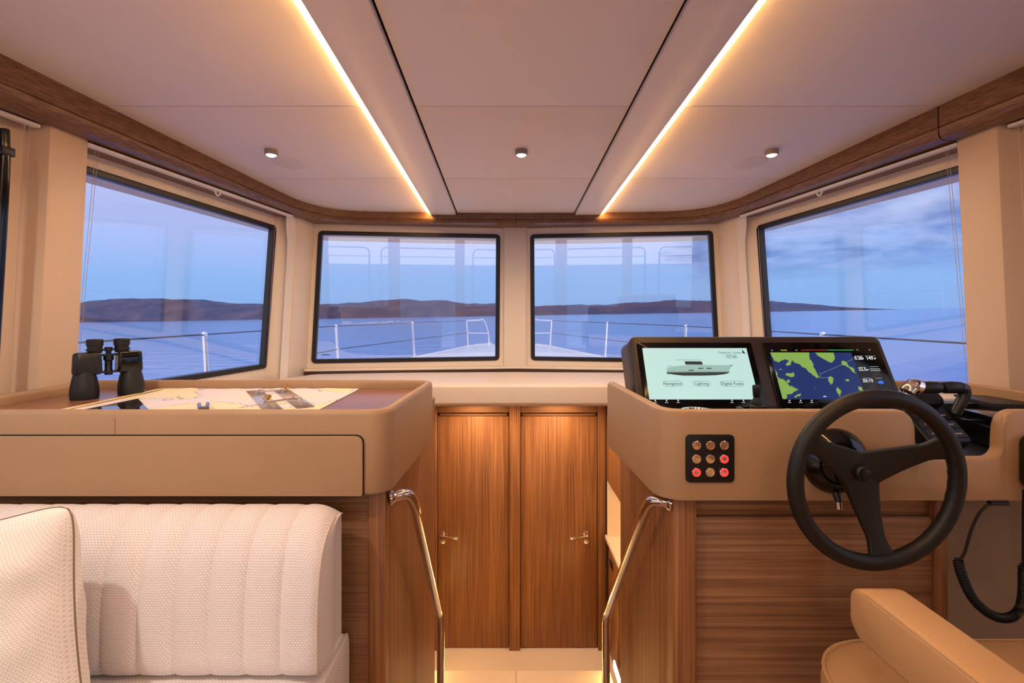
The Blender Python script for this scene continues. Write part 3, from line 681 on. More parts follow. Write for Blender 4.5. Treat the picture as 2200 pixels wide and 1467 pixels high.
uvgrid('sheet', chpt, 30, 20, 1, 1, chart_mat(), t)
mb = MB(); z0 = Zr(ZT+0.0032)
for x0, x1, y0, y1 in ((-1.045, -1.028, 1.07, 1.465), ):
    mb.box((x0, y0, z0), (x1, y1, z0+0.0002))
mb.build('margin', plain('chart_margin', (238, 208, 140), 0.6), t)

def slab(pts, z0, z1, bev=0.001):
    mb = MB(); mb.prism([(p[0], p[1]) for p in pts], lambda u, v, t: (u, v, Zr(t)), z0, z1)
    return mb.bevel(bev) if bev else mb
# parallel ruler
A0, A1 = Vector((-0.734, 1.415)), Vector((-0.535, 1.120)); B0, B1 = Vector((-0.668, 1.437)), Vector((-0.478, 1.160))
t = thing('parallel_ruler', (-0.6, 1.28, Zr(ZT+0.003)), 'clear parallel ruler with steel arms lying on the sea chart', 'ruler')
M_acr = glass('blue_clear_acrylic', (0.96, 0.97, 0.99), 1.4)
for a, b in ((A0, A1), (B0, B1)):
    dr = (b-a).normalized(); n = Vector((-dr.y, dr.x)); w = 0.021
    slab([a+n*w, a-n*w, b-n*w, b+n*w], ZT+0.0035, ZT+0.0062, 0.0008).build('blade', M_acr, t)
for f, g in ((0.16, 0.12), (0.70, 0.62)):
    p = A0.lerp(A1, f); q = B0.lerp(B1, g); mb = MB()
    p3 = Vector((p.x, p.y, Zr(ZT+0.009))); q3 = Vector((q.x, q.y, Zr(ZT+0.009)))
    mb.tube([p3, q3], 0.0028, 8)
    for c in (p3, q3): mb.lathe([(0.0075, -0.003), (0.0075, 0.002), (0.0045, 0.004), (0.0005, 0.004)], Matrix.Translation(c), 16)
    mb.build('arm', M_steel, t)
for c in (A0.lerp(A1, 0.60)+Vector((0.008, 0.0)), B0.lerp(B1, 0.06)+Vector((0.012, 0))):
    mb = MB(); mb.lathe([(0.004, 0), (0.004, 0.006), (0.0075, 0.007), (0.0085, 0.012), (0.007, 0.016), (0.0005, 0.017)], Matrix.Translation((c.x, c.y, Zr(ZT+0.006))), 14); mb.build('knob', M_brass, t)
# clear triangle plotter, dividers
mb = slab([(-0.964, 1.277), (-0.985, 1.06), (-0.78, 1.075)], ZT+0.0035, ZT+0.0065, 0.0008)
o = mb.build('plotting_triangle', glass('triangle_acrylic', (0.50, 0.47, 0.45), 3.4)); tag(o, 'glossy dark clear plotting triangle on the left of the sea chart', 'triangle')
t = thing('chart_dividers', (-0.745, 1.16, Zr(ZT+0.003)), 'small blue steel dividers with brown hinge on the sea chart', 'dividers')
c = onz(437, 878, -0.213); M_blue = plain('blued_steel', (120, 140, 190), 0.25, 0.8)
mb = MB(); mb.box(c-Vector((0.0085, 0.008, 0.012)), c+Vector((0.0085, 0.010, 0.004))); mb.bevel(0.003); mb.build('hinge', plain('brown_hinge', (92, 66, 52), 0.4), t)
gd = Vector((c.x, c.y, 0)).normalized(); gx = Vector((gd.y, -gd.x, 0))
for s in (-1, 1):
    mb = MB(); mb.tube([c+gx*s*a_+gd*b_+Vector((0, 0, h_)) for a_, b_, h_ in ((0.006, 0.004, 0.0), (0.0088, 0.045, 0.0035), (0.0075, 0.09, -0.002), (0.0066, 0.125, -0.007))], [0.0042, 0.0042, 0.003, 0.0006], 8); mb.build('leg', M_blue, t)

# binoculars standing on their lenses
t = thing('binoculars', (-1.10, 1.348, Zr(ZT)), 'black binoculars standing upright on the chart table by the left window', 'binoculars')
BMx = Matrix.Translation((-1.10, 1.348, Zr(ZT))) @ Matrix.Rotation(R(52), 4, 'Z')
for s in (-1, 1):
    T = BMx @ Matrix.Translation((s*0.051, 0, 0))
    mb = MB(); mb.lathe([(0.027, 0.0), (0.0305, 0.001), (0.0315, 0.012), (0.031, 0.028), (0.027, 0.052), (0.0235, 0.067), (0.0225, 0.074), (0.001, 0.074)], T, 28); mb.build('barrel', M_rubber, t)
    mb = MB(); ol = rpoly([(0.017, -0.0235), (0.077, -0.021), (0.077, 0.021), (0.017, 0.0235)], [0.006, 0.017, 0.017, 0.006], 0, 5)
    ol2 = lambda o: rpoly([(0.017, -0.0235), (0.077, -0.021), (0.077, 0.021), (0.017, 0.0235)], [0.006, 0.017, 0.017, 0.006], o, 5)
    mb.loft([[(s*x, y, z) for x, y in ol2(o)] for o, z in ((0.006, 0.064), (0.001, 0.067), (0, 0.072), (0.001, 0.10), (0.002, 0.117), (0.005, 0.122), (0.012, 0.124))], True, True, True, 0, BMx)
    mb.build('prism_housing', M_blackg if s > 0 else M_black, t)
    T = BMx @ Matrix.Translation((s*0.0295, 0, 0))
    mb = MB(); mb.lathe([(0.015, 0.121), (0.0165, 0.1275), (0.0195, 0.128), (0.0195, 0.1315), (0.0165, 0.132), (0.0165, 0.1405), (0.0185, 0.141), (0.0188, 0.156), (0.0165, 0.1585), (0.0115, 0.158), (0.010, 0.150), (0.0005, 0.149)], T, 28); mb.build('eyepiece', M_rubber, t)
mb = MB(); mb.lathe([(0.008, 0.060), (0.0095, 0.062), (0.0095, 0.072), (0.0085, 0.074), (0.0085, 0.098), (0.0115, 0.101), (0.0115, 0.112), (0.006, 0.113), (0.006, 0.124), (0.009, 0.125), (0.009, 0.136), (0.001, 0.137)], BMx, 20)
mb.box((-0.03, -0.007, 0.127), (0.03, 0.007, 0.131), 0, BMx); mb.box((-0.03, -0.013, 0.066), (0.03, 0.013, 0.071), 0, BMx); mb.box((-0.025, -0.011, 0.112), (0.025, 0.011, 0.118), 0, BMx)
mb.build('hinge', M_black, t)

# ================================================================ sofa and pillow
sf = thing('sofa', (-0.85, 0.72, 0), 'oatmeal woven sofa with channel-stitched back against the chart table', 'sofa')
prof = smooth_path([(1.008, 0, -0.392), (0.985, 0, -0.385), (0.955, 0, -0.388), (0.922, 0, -0.404), (0.897, 0, -0.440), (0.884, 0, -0.490), (0.878, 0, -0.550), (0.877, 0, -0.620), (0.883, 0, -0.647), (0.905, 0, -0.656), (1.0, 0, -0.658)], 6)
plen = [0]
for a, b in zip(prof, prof[1:]): plen.append(plen[-1]+(b-a).length)
def pat(v):
    L_ = v*plen[-1]
    for i in range(len(plen)-1):
        if L_ <= plen[i+1]+1e-9:
            f = (L_-plen[i])/(plen[i+1]-plen[i]); p = prof[i].lerp(prof[i+1], f); tn = (prof[i+1]-prof[i]).normalized(); return p, Vector((tn.z, 0, -tn.x))
    return prof[-1], Vector((0, 0, -1))
XR, XL, CH = -0.343, -1.38, 0.0648
def edge_drop(x, v): return 0.016*max(0, (x-(XR-0.05))/0.05)**2.2*max(0, min(1, (0.42-v)/0.25))
def backpt(u, v):
    x = XL + (XR-XL)*u; p, n = pat(v); f = ((XR-x)/CH) % 1.0
    puff = 0.0062*(1-abs(2*f-1)**5)*min(1, v*10)*min(1, max(0, 0.80-v)*9) + 0.0006*noise.noise(Vector((x*30, v*20, 0)))
    if u > 0.999: puff = 0
    # the outer normal points to the front of the sofa
    nn = n
    return (x, p.x+nn.x*puff, Zr(p.z+nn.z*puff-edge_drop(x, v)))
bk = uvgrid('back_cushion', backpt, 256, 72, XR-XL, plen[-1], M_fab, sf, ang=70)
def sidept(u, v):
    p, n = pat(v); q = Vector((1.008, 0, -0.655 if p.x > 0.999 and p.z < -0.6 else max(-0.655, min(-0.392, p.z))))
    b = 0.006*math.sin(math.pi*min(1, u*1.4)) if u < 0.71 else 0
    pp = p.lerp(q, u); return (XR+b+0.001, pp.x, Zr(pp.z-edge_drop(XR, v)))
uvgrid('cushion_side', sidept, 14, 72, 0.13, plen[-1], M_fab, sf, ang=70)
mb = MB(); mb.tube([(XR+0.001, pat(k/60)[0].x, Zr(pat(k/60)[0].z-edge_drop(XR, k/60))) for k in range(5, 56)], 0.0024, 8); mb.build('piping', M_pipe, sf)
def cushion(name, x0, x1, y0, y1, z0, z1, r, mat, parent, crown=0.008):
    """a soft block: top sheet and skirts in one UV-mapped surface"""
    w, d, h = x1-x0, y1-y0, z1-z0
    def pt(u, v):
        a = u*(w+2*h) - h; b = v*(d+2*h) - h
        x = x0 + min(max(a, 0), w); y = y0 + min(max(b, 0), d)
        da = max(0, -a, a-w); db = max(0, -b, b-d); z = z1 - min(h, max(da, db))
        # soften the edge
        ex = min(a if a >= 0 else 0, w-a if a <= w else 0); ey = min(b if b >= 0 else 0, d-b if b <= d else 0)
        z += crown*min(1, ex/0.08)*min(1, ey/0.08) if ex >= 0 and ey >= 0 else 0
        if 0 <= a <= w and 0 <= b <= d:
            k = max(0, 1-min(ex, ey)/r); z -= r*0.5*k*k
        else:
            k = max(0, 1-max(da, db)/r); ins = r*0.45*k*k
            x += (ins if a < 0 else -ins if a > w else 0); y += (ins if b < 0 else -ins if b > d else 0)
        return (x, y, Zr(z))
    return uvgrid(name, pt, int((w+2*h)/0.012), int((d+2*h)/0.012), w+2*h, d+2*h, mat, parent, ang=80)
cushion('seat_cushion', -1.38, -0.338, 0.36, 1.045, -0.80, -0.668, 0.03, M_fab, sf)
wbox(-1.38, -0.345, 0.40, 1.05, -1.2, -0.80, 'plinth', M_woodX, sf, 0.004)

pl = thing('throw_pillow', (-0.92, 0.76, Zr(-0.67)), 'square woven throw pillow leaning on the sofa back at the left edge', 'pillow')
PA = 0.192
PM = Matrix.Rotation(R(2), 4, 'Z') @ Matrix.Rotation(R(-9), 4, 'X') @ Matrix.Rotation(R(-11), 4, 'Y')
PC = P(165, 1070, 0.79) - (PM @ Vector((PA, 0, PA)))
def pillow(side):
    def pt(u, v):
        p = 2*u-1; q = 2*v-1
        cr_ = 1-0.075*abs(p*q)**7; x = PA*p*(1-0.075*(1-q*q)*abs(p)**1.5)*cr_; z = PA*q*(1-0.06*(1-p*p)*abs(q)**1.5)*cr_
        e = max(0, (1-p*p))*max(0, (1-q*q)); th = 0.085*e**0.46
        th += 0.006*noise.noise(Vector((p*2.2+q*1.5, q*3.5, side*3)))*min(1, e*4) + 0.004*math.sin((q*1.6-p*0.9)*7)*max(0, p)*min(1, e*3)
        return PC + PM @ Vector((x, side*th, z))
    return pt
uvgrid('cover_front', pillow(-1), 64, 64, 0.43, 0.43, M_fabp, pl, ang=85)
uvgrid('cover_back', pillow(1), 40, 40, 0.43, 0.43, M_fabp, pl, ang=85)
mb = MB(); ed = []
for k in range(4):
    for i in range(20):
        f = -1+2*i/20; p, q = ((f, -1), (1, f), (-f, 1), (-1, -f))[k]; u, v = (p+1)/2, (q+1)/2; ed.append(pillow(1)(u, v))
mb.tube(ed, 0.0015, 8, closed=True); mb.build('piping', plain('pillow_piping', (128, 112, 88), 0.9, bump=0.3), pl)

# ================================================================ helm console on the right
hc = thing('helm_console', (0.8, 1.25, 0), 'tan leather helm console on a walnut base, with a notch for the throttles', 'console')
base = rpoly([(0.298, 1.455), (0.318, 1.02), (0.70, 1.02)], 0.06, 0, 10, False)
smp = []
for i, (x, y) in enumerate(base[:-1]):
    a = Vector(base[max(i-1, 0)]); b = Vector(base[i+1]); tn = (b-a).normalized(); smp.append((x, y, -tn.y, tn.x, -0.200))
nt_ = [(0.5, -0.2), (0.70, -0.2)] + [(0.82+0.03*math.sin(R(a)), -0.23+0.03*math.cos(R(a))) for a in range(0, 91, 15)] + [(0.8505, -0.25)] + \
      [(0.881-0.03*math.cos(R(a)), -0.27-0.03*math.sin(R(a))) for a in range(0, 91, 15)] + [(0.94, -0.3)] + [(1.004+0.03*math.sin(R(a)), -0.27-0.03*math.cos(R(a))) for a in range(0, 91, 15)] + \
      [(1.0345, -0.25)] + [(1.066-0.03*math.cos(R(a)), -0.23+0.03*math.sin(R(a))) for a in range(0, 91, 15)] + [(1.2, -0.2), (1.40, -0.2)]
smp += [(x, 1.02, 0, 1, z) for x, z in nt_]
rows = []
for x, y, nx, ny, zt in smp:
    rows.append([(x+nx*o, y+ny*o, Zr(z)) for o, z in ((0.006, -0.390), (0.001, -0.388), (0, -0.382), (0, zt-0.010), (0.003, zt-0.003), (0.009, zt), (0.020, zt), (0.026, zt-0.003), (0.028, zt-0.010), (0.028, -0.390))])
mb = MB(); mb.loft(rows, True, True, True); mb.build('leather_shell', M_leather, hc)
mb = MB()
for k in range(22): mb.box((1.0365, 1.026+0.0, Zr(-0.285+k*0.0035)), (1.0385, 1.0195+0.007, Zr(-0.2832+k*0.0035)))
tag(mb.build('stitching', plain('tan_stitching', (170, 128, 88), 0.7), hc), kind='stuff')
mb = MB(); mb.box((0.350, 1.050, Zr(-0.39)), (0.845, 1.47, Zr(-0.248))); mb.bevel(0.003); mb.build('instrument_deck', M_blackg, hc)
mb = MB(); mb.box((0.846, 1.047, Zr(-0.39)), (1.42, 1.47, Zr(-0.310))); mb.build('throttle_well', M_black, hc)
mb = MB(); mb.box((0.846, 1.30, Zr(-0.312)), (1.42, 1.34, Zr(-0.236))); mb.build('well_back', M_black, hc)
wbox(0.355, 0.405, 1.043, 1.10, -1.2, -0.39, 'corner_post', M_woodV, hc, 0.004)
wbox(0.405, 0.920, 1.066, 1.09, -0.4365, -0.39, 'upper_panel', M_woodX, hc, 0.001)
wbox(0.405, 0.920, 1.058, 1.08, -1.2, -0.438, 'front_panel', M_woodX, hc, 0.002)
wbox(0.920, 0.948, 1.050, 1.10, -1.2, -0.39, 'corner_post', M_woodV, hc, 0.003)
wbox(0.355, 0.375, 1.10, 1.535, ZF, -0.39, 'side_panel', M_woodV, hc, 0.002)
wbox(0.375, 0.62, 1.50, 1.535, ZF, -0.39, 'end_panel', M_woodV, hc, 0.002)
wbox(0.948, 1.46, 1.16, 1.19, -1.2, -0.39, 'recess_panel', plain('taupe_laminate', (150, 132, 112), 0.6, var=0.03, scale=6), hc, 0)
wbox(0.36, 1.40, 1.475, 1.50, ZF, -0.30, 'back_panel', M_cream, hc, 0)
# tan rail of the side shelf beyond the console
mb = MB(); rp = smooth_path([(x, y, Zr(-0.214)) for x, y in ((1.05, 1.470), (1.20, 1.466), (1.29, 1.450), (1.335, 1.405), (1.345, 1.30), (1.35, 1.15), (1.36, 1.0))], 6); rows = []
for i, p in enumerate(rp):
    tn = (rp[min(i+1, len(rp)-1)]-rp[max(i-1, 0)]).normalized(); nr = Vector((-tn.y, tn.x, 0))
    rows.append([p+nr*o+Vector((0, 0, dz)) for o, dz in ((0, -0.014), (0, 0.010), (0.004, 0.014), (0.016, 0.014), (0.020, 0.008), (0.020, -0.014))])
mb.loft(rows, True, True, True); o = mb.build('side_shelf_rail', M_leather); tag(o, 'tan leather edge rail of the side shelf behind the throttle lever', 'rail')
mb = MB(); mb.box((1.05, 1.36, Zr(-0.26)), (1.355, 1.50, Zr(-0.232))); mb.bevel(0.003); o = mb.build('side_shelf', M_cream); tag(o, 'cream side shelf under the right window, behind the helm', 'shelf')

# ---- display housing with two screens
vv = Vector((0, 0.4617, 0.8870)); nn = Vector((0, -0.8870, 0.4617)); O0 = Vector((0.352, 1.316, Zr(-0.258)))
DM = Matrix(((1, vv.x, nn.x, O0.x), (0, vv.y, nn.y, O0.y), (0, vv.z, nn.z, O0.z), (0, 0, 0, 1)))
PW, PH = 0.725, 0.2209
dp_ = thing('display_pod', (0.714, 1.40, Zr(-0.26)), 'dark housing with two navigation screens on the helm console', 'display')
face = lambda o: rpoly([(0, 0), (PW, 0), (PW, PH), (0, PH)], [0.006, 0.006, 0.022, 0.022], o, 6)
back = lambda o: [(x, y) for x, y in rpoly([(0.004, 0), (PW-0.004, 0), (PW-0.004, PH), (0.004, PH)], [0.006, 0.006, 0.03, 0.03], o, 6)]
mb = MB(); rings = [[DM @ Vector((x, y, 0.0)) for x, y in face(0.005)], [DM @ Vector((x, y, -0.002)) for x, y in face(0.0015)], [DM @ Vector((x, y, -0.006)) for x, y in face(0)], [DM @ Vector((x, y, -0.03)) for x, y in face(0)]]
rings += [[(DM @ Vector((x, y, -0.03))) + Vector((0, 0.10, -0.018*y/PH)) for x, y in back(0.0)], [(DM @ Vector((x, y, -0.03))) + Vector((0, 0.125, -0.03*y/PH)) for x, y in back(0.012)]]
mb.loft(rings, True, True, True); mb.build('housing', M_bezel, dp_)
M_bez2 = plain('screen_glass_border', (8, 8, 10), 0.1, var=0.02, spec=0.3)
EM = {}
def em(rgb, s=1.0):
    k = (rgb, s)
    if k not in EM: EM[k] = emit('screen_colour_%d_%d_%d' % rgb, rgb, s, rough=0.25)
    return EM[k]
def screen(x0, label):
    # black glass, u0..u1 on the pod; lit area inside it
    u0 = x0-0.014; u1 = x0+0.303+0.012
    mb = MB(); q = rpoly([(u0, 0.006), (u1, 0.006), (u1, 0.199), (u0, 0.199)], 0.006, 0, 4)
    mb.loft([[DM @ Vector((x, y, z)) for x, y in q] for z in (0.0002, 0.004)], True, True, True); mb.bevel(0.0012, 2); g = mb.build('screen', M_bez2, dp_); tag(g, label)
    return g
LX = 0.0333; RX = 0.3947; LW = 0.2974; RW = 0.3030; LV = 0.0297; LH = 0.1516
def layer(z): return 0.0042 + 0.0003*z
def quadc(mb, conv, x0, y0, x1, y1, z):
    a = [conv(x, y) for x, y in ((x0, y0), (x1, y0), (x1, y1), (x0, y1))]
    mb.add([DM @ Vector((u, v, layer(z))) for u, v in a], [(0, 1, 2, 3)])
def polyc(mb, conv, pts, z): mb.add([DM @ Vector((*conv(x, y), layer(z))) for x, y in pts], [tuple(range(len(pts)))])
def convL(x, y):    # positions as read off the left screen
    t = (y-197)/366; xl = 263+52*t; w = 745+38*t; return LX+(x-xl)/w*LW, LV+LH*(1-t)
def convR(x, y):
    t = (y-197)/366; xl = 1162+96*t; w = 762+40*t; return RX+(x-xl)/w*RW, LV+LH*(1-t)
def TM(conv, x, y, z): u, v = conv(x, y); return DM @ Matrix.Translation((u, v, layer(z)))
sL = screen(LX, 'screen with a pale mint page showing a yacht drawing and three buttons')
sR = screen(RX, 'chart plotter screen with green land and dark blue sea')
mb = MB(); mb.box((LX, LV, layer(-1)), (LX+LW, LV+LH, layer(0)), 0, DM); mb.build('page', em((196, 232, 224), 0.95), sL)
mb = MB(); polyc(mb, convL, [(440, 340), (520, 329), (575, 324), (690, 321), (908, 324), (905, 332), (892, 345), (886, 372), (440, 374)], 1)
mb.build('yacht_hull', em((162, 196, 186), 0.9), sL)
def parts(name, scr, colour, polys, conv, z):
    for p in polys:
        mb = MB(); (quadc(mb, conv, *p, z) if not isinstance(p[0], tuple) else polyc(mb, conv, p, z)); mb.build(name, colour, scr)
DRAW = em((44, 56, 54), 0.8)
mb = MB(); polyc(mb, convL, [(440, 375), (890, 373), (878, 382), (850, 389), (790, 396), (700, 399), (560, 399), (500, 393), (470, 388), (440, 386)], 2); mb.build('yacht_keel', DRAW, sL)
parts('yacht_window', sL, DRAW, [[(566, 295), (688, 296), (698, 320), (573, 320)]], convL, 2)
parts('yacht_window', sL, DRAW, [(597, 357, 632, 364), (665, 343, 700, 350), (723, 343, 758, 350)], convL, 2)
parts('sail_emblem', sL, DRAW, [[(975, 206), (1003, 240), (980, 236)]], convL, 2)
parts('yacht_line', sL, DRAW, [(440, 369, 886, 371), (500, 284, 690, 286), (890, 322, 915, 325), (440, 328, 480, 330)], convL, 2)
INK = em((40, 66, 64), 0.8)
def lettering(scr, s_, size, M, colour, bold):
    mb = MB(); text_mb(mb, s_, size, M, bold=bold); tag(mb.build('lettering', colour, scr), kind='stuff')
def pill(x0, x1, yc, hh):
    mb = MB()
    a = convL(x0, yc); b = convL(x1, yc); h = hh*LH/366; w = b[0]-a[0]
    q = lambda o: rpoly([(a[0], a[1]-h), (b[0], a[1]-h), (b[0], a[1]+h), (a[0], a[1]+h)], h*0.98, o, 6)
    mb.loft([[DM @ Vector((u, v, layer(2))) for u, v in q(o)] for o in (0, 0.0007)], True); mb.build('button_outline', INK, sL)
for x0, x1, s_ in ((413, 553, 'Navigation'), (628, 752, 'Lighting'), (822, 990, 'Digital Fuses')):
    pill(x0, x1, 455, 18); lettering(sL, s_, 0.0118, TM(convL, (x0+x1)/2, 455, 2), INK, 0.00008)
pill(860, 945, 261, 14); lettering(sL, 'OT-60', 0.0095, TM(convL, 902, 261, 2), INK, 0.00012)
lettering(sL, 'Omikron Yachts', 0.0098, TM(convL, 889, 232, 2), INK, 0.00002)
def toolbar(scr, conv, xs, y):
    for x in xs: parts('toolbar_icon', scr, em((225, 225, 225), 0.9), [(x-5, y-6, x+5, y+3)], conv, 2); parts('icon_caption', scr, em((225, 225, 225), 0.9), [(x-12, y+10, x+12, y+13)], conv, 2)
toolbar(sL, convL, (357, 438, 520, 905, 987), 573)
# the plotter
mb = MB(); polyc(mb, convR, [(1170, 230), (1755, 230), (1860, 563), (1258, 563)], 0.5); mb.build('chart_sea', em((10, 46, 108), 0.9), sR)
LAND = [[(1172, 230), (1450, 230), (1453, 258), (1474, 300), (1484, 340), (1508, 378), (1527, 408), (1502, 416), (1470, 388), (1440, 362), (1400, 336), (1370, 312), (1330, 286), (1322, 320), (1295, 332), (1280, 318), (1308, 290), (1280, 280), (1232, 302), (1200, 290), (1186, 262)],
        [(1488, 231), (1628, 231), (1637, 280), (1615, 306), (1590, 296), (1545, 272), (1512, 254)],
        [(1680, 295), (1700, 289), (1730, 318), (1768, 342), (1776, 362), (1790, 388), (1762, 372), (1722, 337), (1690, 322)],
        [(1216, 402), (1242, 420), (1290, 452), (1338, 478), (1372, 494), (1340, 510), (1290, 530), (1286, 556), (1262, 561), (1240, 492)],
        [(1590, 412), (1608, 402), (1628, 418), (1624, 446), (1606, 463), (1591, 440)], [(1288, 380), (1340, 372), (1346, 400), (1312, 407), (1280, 400)],
        [(1652, 478), (1666, 492), (1682, 512), (1669, 546), (1655, 522), (1645, 500)], [(1800, 468), (1828, 480), (1844, 508), (1822, 516), (1806, 496)],
        [(1340, 546), (1392, 524), (1386, 540), (1350, 552)], [(1285, 430), (1308, 423), (1316, 444), (1292, 452)], [(1206, 352), (1222, 375), (1223, 402), (1212, 392)],
        [(1708, 432), (1735, 424), (1745, 436), (1722, 437)], [(1483, 474), (1502, 486), (1496, 488)]]
def coast(pts, n=3):
    rnd = random.Random(len(pts)*7+int(pts[0][0])); k = 0.16
    for _ in range(n):
        out = []
        for i, p in enumerate(pts):
            q = pts[(i+1) % len(pts)]; dx, dy = q[0]-p[0], q[1]-p[1]; f = 0 if (p[1] < 233 and q[1] < 233) else rnd.uniform(-k, k)
            out += [p, ((p[0]+q[0])/2-dy*f, (p[1]+q[1])/2+dx*f)]
        pts = out
    return [(max(x, 1162+(y-197)*0.262+1), max(y, 230)) for x, y in pts]
parts('chart_land', sR, em((140, 178, 82), 0.9), [coast(p) for p in LAND], convR, 1.2)
for a, b in (((1533, 386), (1690, 318)), ((1690, 318), (1768, 278)), ((1533, 416), (1600, 410)), ((1528, 380), (1534, 418))):
    dx, dy = b[0]-a[0], b[1]-a[1]; l_ = math.hypot(dx, dy); ox, oy = -dy/l_*0.9, dx/l_*0.9
    parts('chart_line', sR, em((190, 196, 200), 0.7), [[(a[0]+ox, a[1]+oy), (b[0]+ox, b[1]+oy), (b[0]-ox, b[1]-oy), (a[0]-ox, a[1]-oy)]], convR, 2)
parts('reading_caption', sR, em((190, 196, 200), 0.7), ((1778, 255, 1838, 258), (1852, 255, 1925, 258), (1815, 337, 1850, 340), (1888, 333, 1950, 336), (1840, 415, 1895, 418), (1930, 415, 1975, 418), (1870, 498, 1920, 501), (1955, 498, 2005, 501), (1888, 348, 1960, 353), (1892, 360, 1965, 365)), convR, 2)
WHT = em((235, 238, 240), 0.9)
for s_, x, y, z_ in (('0.28', 1806, 273, 0.0132), ('149', 1886, 273, 0.0132), ('22.5', 1834, 353, 0.0132), ('20:19', 1872, 435, 0.0132)): lettering(sR, s_, z_, TM(convR, x, y, 2), WHT, 0.0003)
parts('reading_unit', sR, WHT, ((1835, 270, 1843, 280), (1918, 270, 1930, 280), (1864, 354, 1880, 360), (1550, 540, 1572, 546), (1240, 352, 1252, 356)), convR, 2)
parts('status_icon', sR, em((120, 124, 128), 0.7), [(x-7, y-5, x+7, y+5) for x, y in ((1797, 210), (1885, 210), (1185, 215), (1360, 213))], convR, 1.6)
lettering(sR, 'Standby', 0.0056, TM(convR, 1270, 213, 2), em((215, 205, 60), 0.9), 0.0001)
mb = MB(); quadc(mb, convR, 1393, 209, 1580, 216, 1.5); mb.build('port_scale', em((150, 40, 36), 0.8), sR)
mb = MB(); quadc(mb, convR, 1582, 209, 1770, 216, 1.5); mb.build('starboard_scale', em((40, 160, 80), 0.8), sR)
mb = MB(); polyc(mb, convR, [(1940, 450), (1950, 436), (1965, 432), (1982, 438), (1988, 452), (1965, 458)], 1.5); mb.build('weather_icon', em((40, 110, 220), 1.0), sR)
toolbar(sR, convR, (1307, 1387, 1467, 1657), 573)

# ---- button plate
bp_ = thing('button_panel', P(1524, 984, 1.02), 'black square panel of nine round buttons, three glowing red', 'panel')
frontplate(0.3712, 0.4728, -0.3492, -0.2495, 0.010, 1.0165, 1.0205, 'plate', M_black, bp_, 0.001)
M_red = emit('red_ring_light', (255, 40, 50), 2.2)
xb = [(1495-CX)/F*1.02, (1524.5-CX)/F*1.02, (1554-CX)/F*1.02]; zb_ = [(CY-955.5)/F*1.02, (CY-984.5)/F*1.02, (CY-1013)/F*1.02]
for i in range(3):
    for j in range(3):
        T = Matrix.Translation((xb[j]-0.001*i*0.3, 1.0165, Zr(zb_[i]))) @ Matrix.Rotation(R(90), 4, 'X'); lit = (i, j) in ((1, 2), (2, 0), (2, 2))
        mb = MB(); mb.lathe([(0.0095, 0), (0.0095, 0.0022), (0.0086, 0.0028), (0.0072, 0.0028), (0.0070, 0.0020), (0.0005, 0.0022)], T, 28); b = mb.build('button', M_chrome, bp_)
        mb = MB(); mb.lathe([(0.0084, 0.0028), (0.0084, 0.0034), (0.0050, 0.0034), (0.0050, 0.0024)], T, 28, cap=False); 
        if lit: mb.build('light_ring', M_red, b); tag(b, 'steel push button ringed in red light')

# ---- steering wheel
WC = Vector((0.699, 0.925, Zr(-0.313)))
sw = thing('steering_wheel', WC - Vector((0, 0, 0.17)), 'black three-spoke steering wheel on the helm console', 'steering wheel')
WM = Matrix.Translation(WC) @ Matrix.Rotation(R(1.5), 4, 'X') @ Matrix.Rotation(R(2), 4, 'Z')      # local x right, z up, -y towards the driver
RR, rr = 0.1575, 0.0150
mb = MB(); rings = []; n1, n2 = 144, 16
for i in range(n1+1):
    a = 2*math.pi*i/n1; row = []
    grip = 1.0 if R(-62) < ((a+math.pi) % (2*math.pi)-math.pi) < R(12) else 0.0
    for k in range(n2):
        b = 2*math.pi*k/n2; inner = max(0, -math.cos(b))
        r2 = rr*(1.0 - grip*0.10*inner*(0.5+0.5*math.cos(a*44)))
        row.append(((RR+r2*math.cos(b))*math.cos(a), r2*math.sin(b)*0.95, (RR+r2*math.cos(b))*math.sin(a)))
    rings.append(row)
mb.loft(rings, True, False, False, 0, WM); mb.build('rim', M_rubber, sw)
HO = Vector((-0.010, 0.034, 0.006))
for ang in (24, 150, -84):
    dr = Vector((math.cos(R(ang)), 0, math.sin(R(ang)))); pr = Vector((-dr.z, 0, dr.x)); rings = []
    end = dr*(RR-0.004)
    for i in range(17):
        f = i/16; c = HO.lerp(end, f) + Vector((0, 0.006*math.sin(math.pi*f), 0)); w = 0.026*(1-f)**1.3 + 0.0125 + 0.018*max(0, f-0.75)**1.3*5; th = 0.0075-0.002*f
        sec = rpoly([(-w, -th), (w, -th), (w, th), (-w, th)], 0.004, 0, 3)
        rings.append([c + pr*x + Vector((0, y, 0)) for x, y in sec])
    mb = MB(); mb.loft(rings, True, True, True, 0, WM); mb.build('spoke', M_rubber, sw)
HT = WM @ Matrix.Translation(HO) @ Matrix.Rotation(R(90), 4, 'X')
mb = MB(); mb.lathe([(0.030, -0.034), (0.030, -0.010), (0.020, 0.000), (0.0158, 0.0070), (0.0150, 0.015), (0.012, 0.018), (0.0005, 0.0185)], HT, 32); mb.build('hub', M_rubber, sw)
mb = MB(); mb.lathe([(0.010, 0.018), (0.010, 0.0205), (0.007, 0.0215), (0.0005, 0.0215)], HT, 6); mb.build('hub_cap', M_black, sw)
CB = Matrix.Translation((0.683, 1.02, Zr(-0.305))) @ Matrix.Rotation(R(90), 4, 'X')
mb = MB(); mb.lathe([(0.068, -0.004), (0.068, 0.004), (0.064, 0.012), (0.055, 0.026), (0.046, 0.036), (0.038, 0.040), (0.030, 0.046), (0.024, 0.056)], CB, 40); mb.build('column', M_blackg, sw)
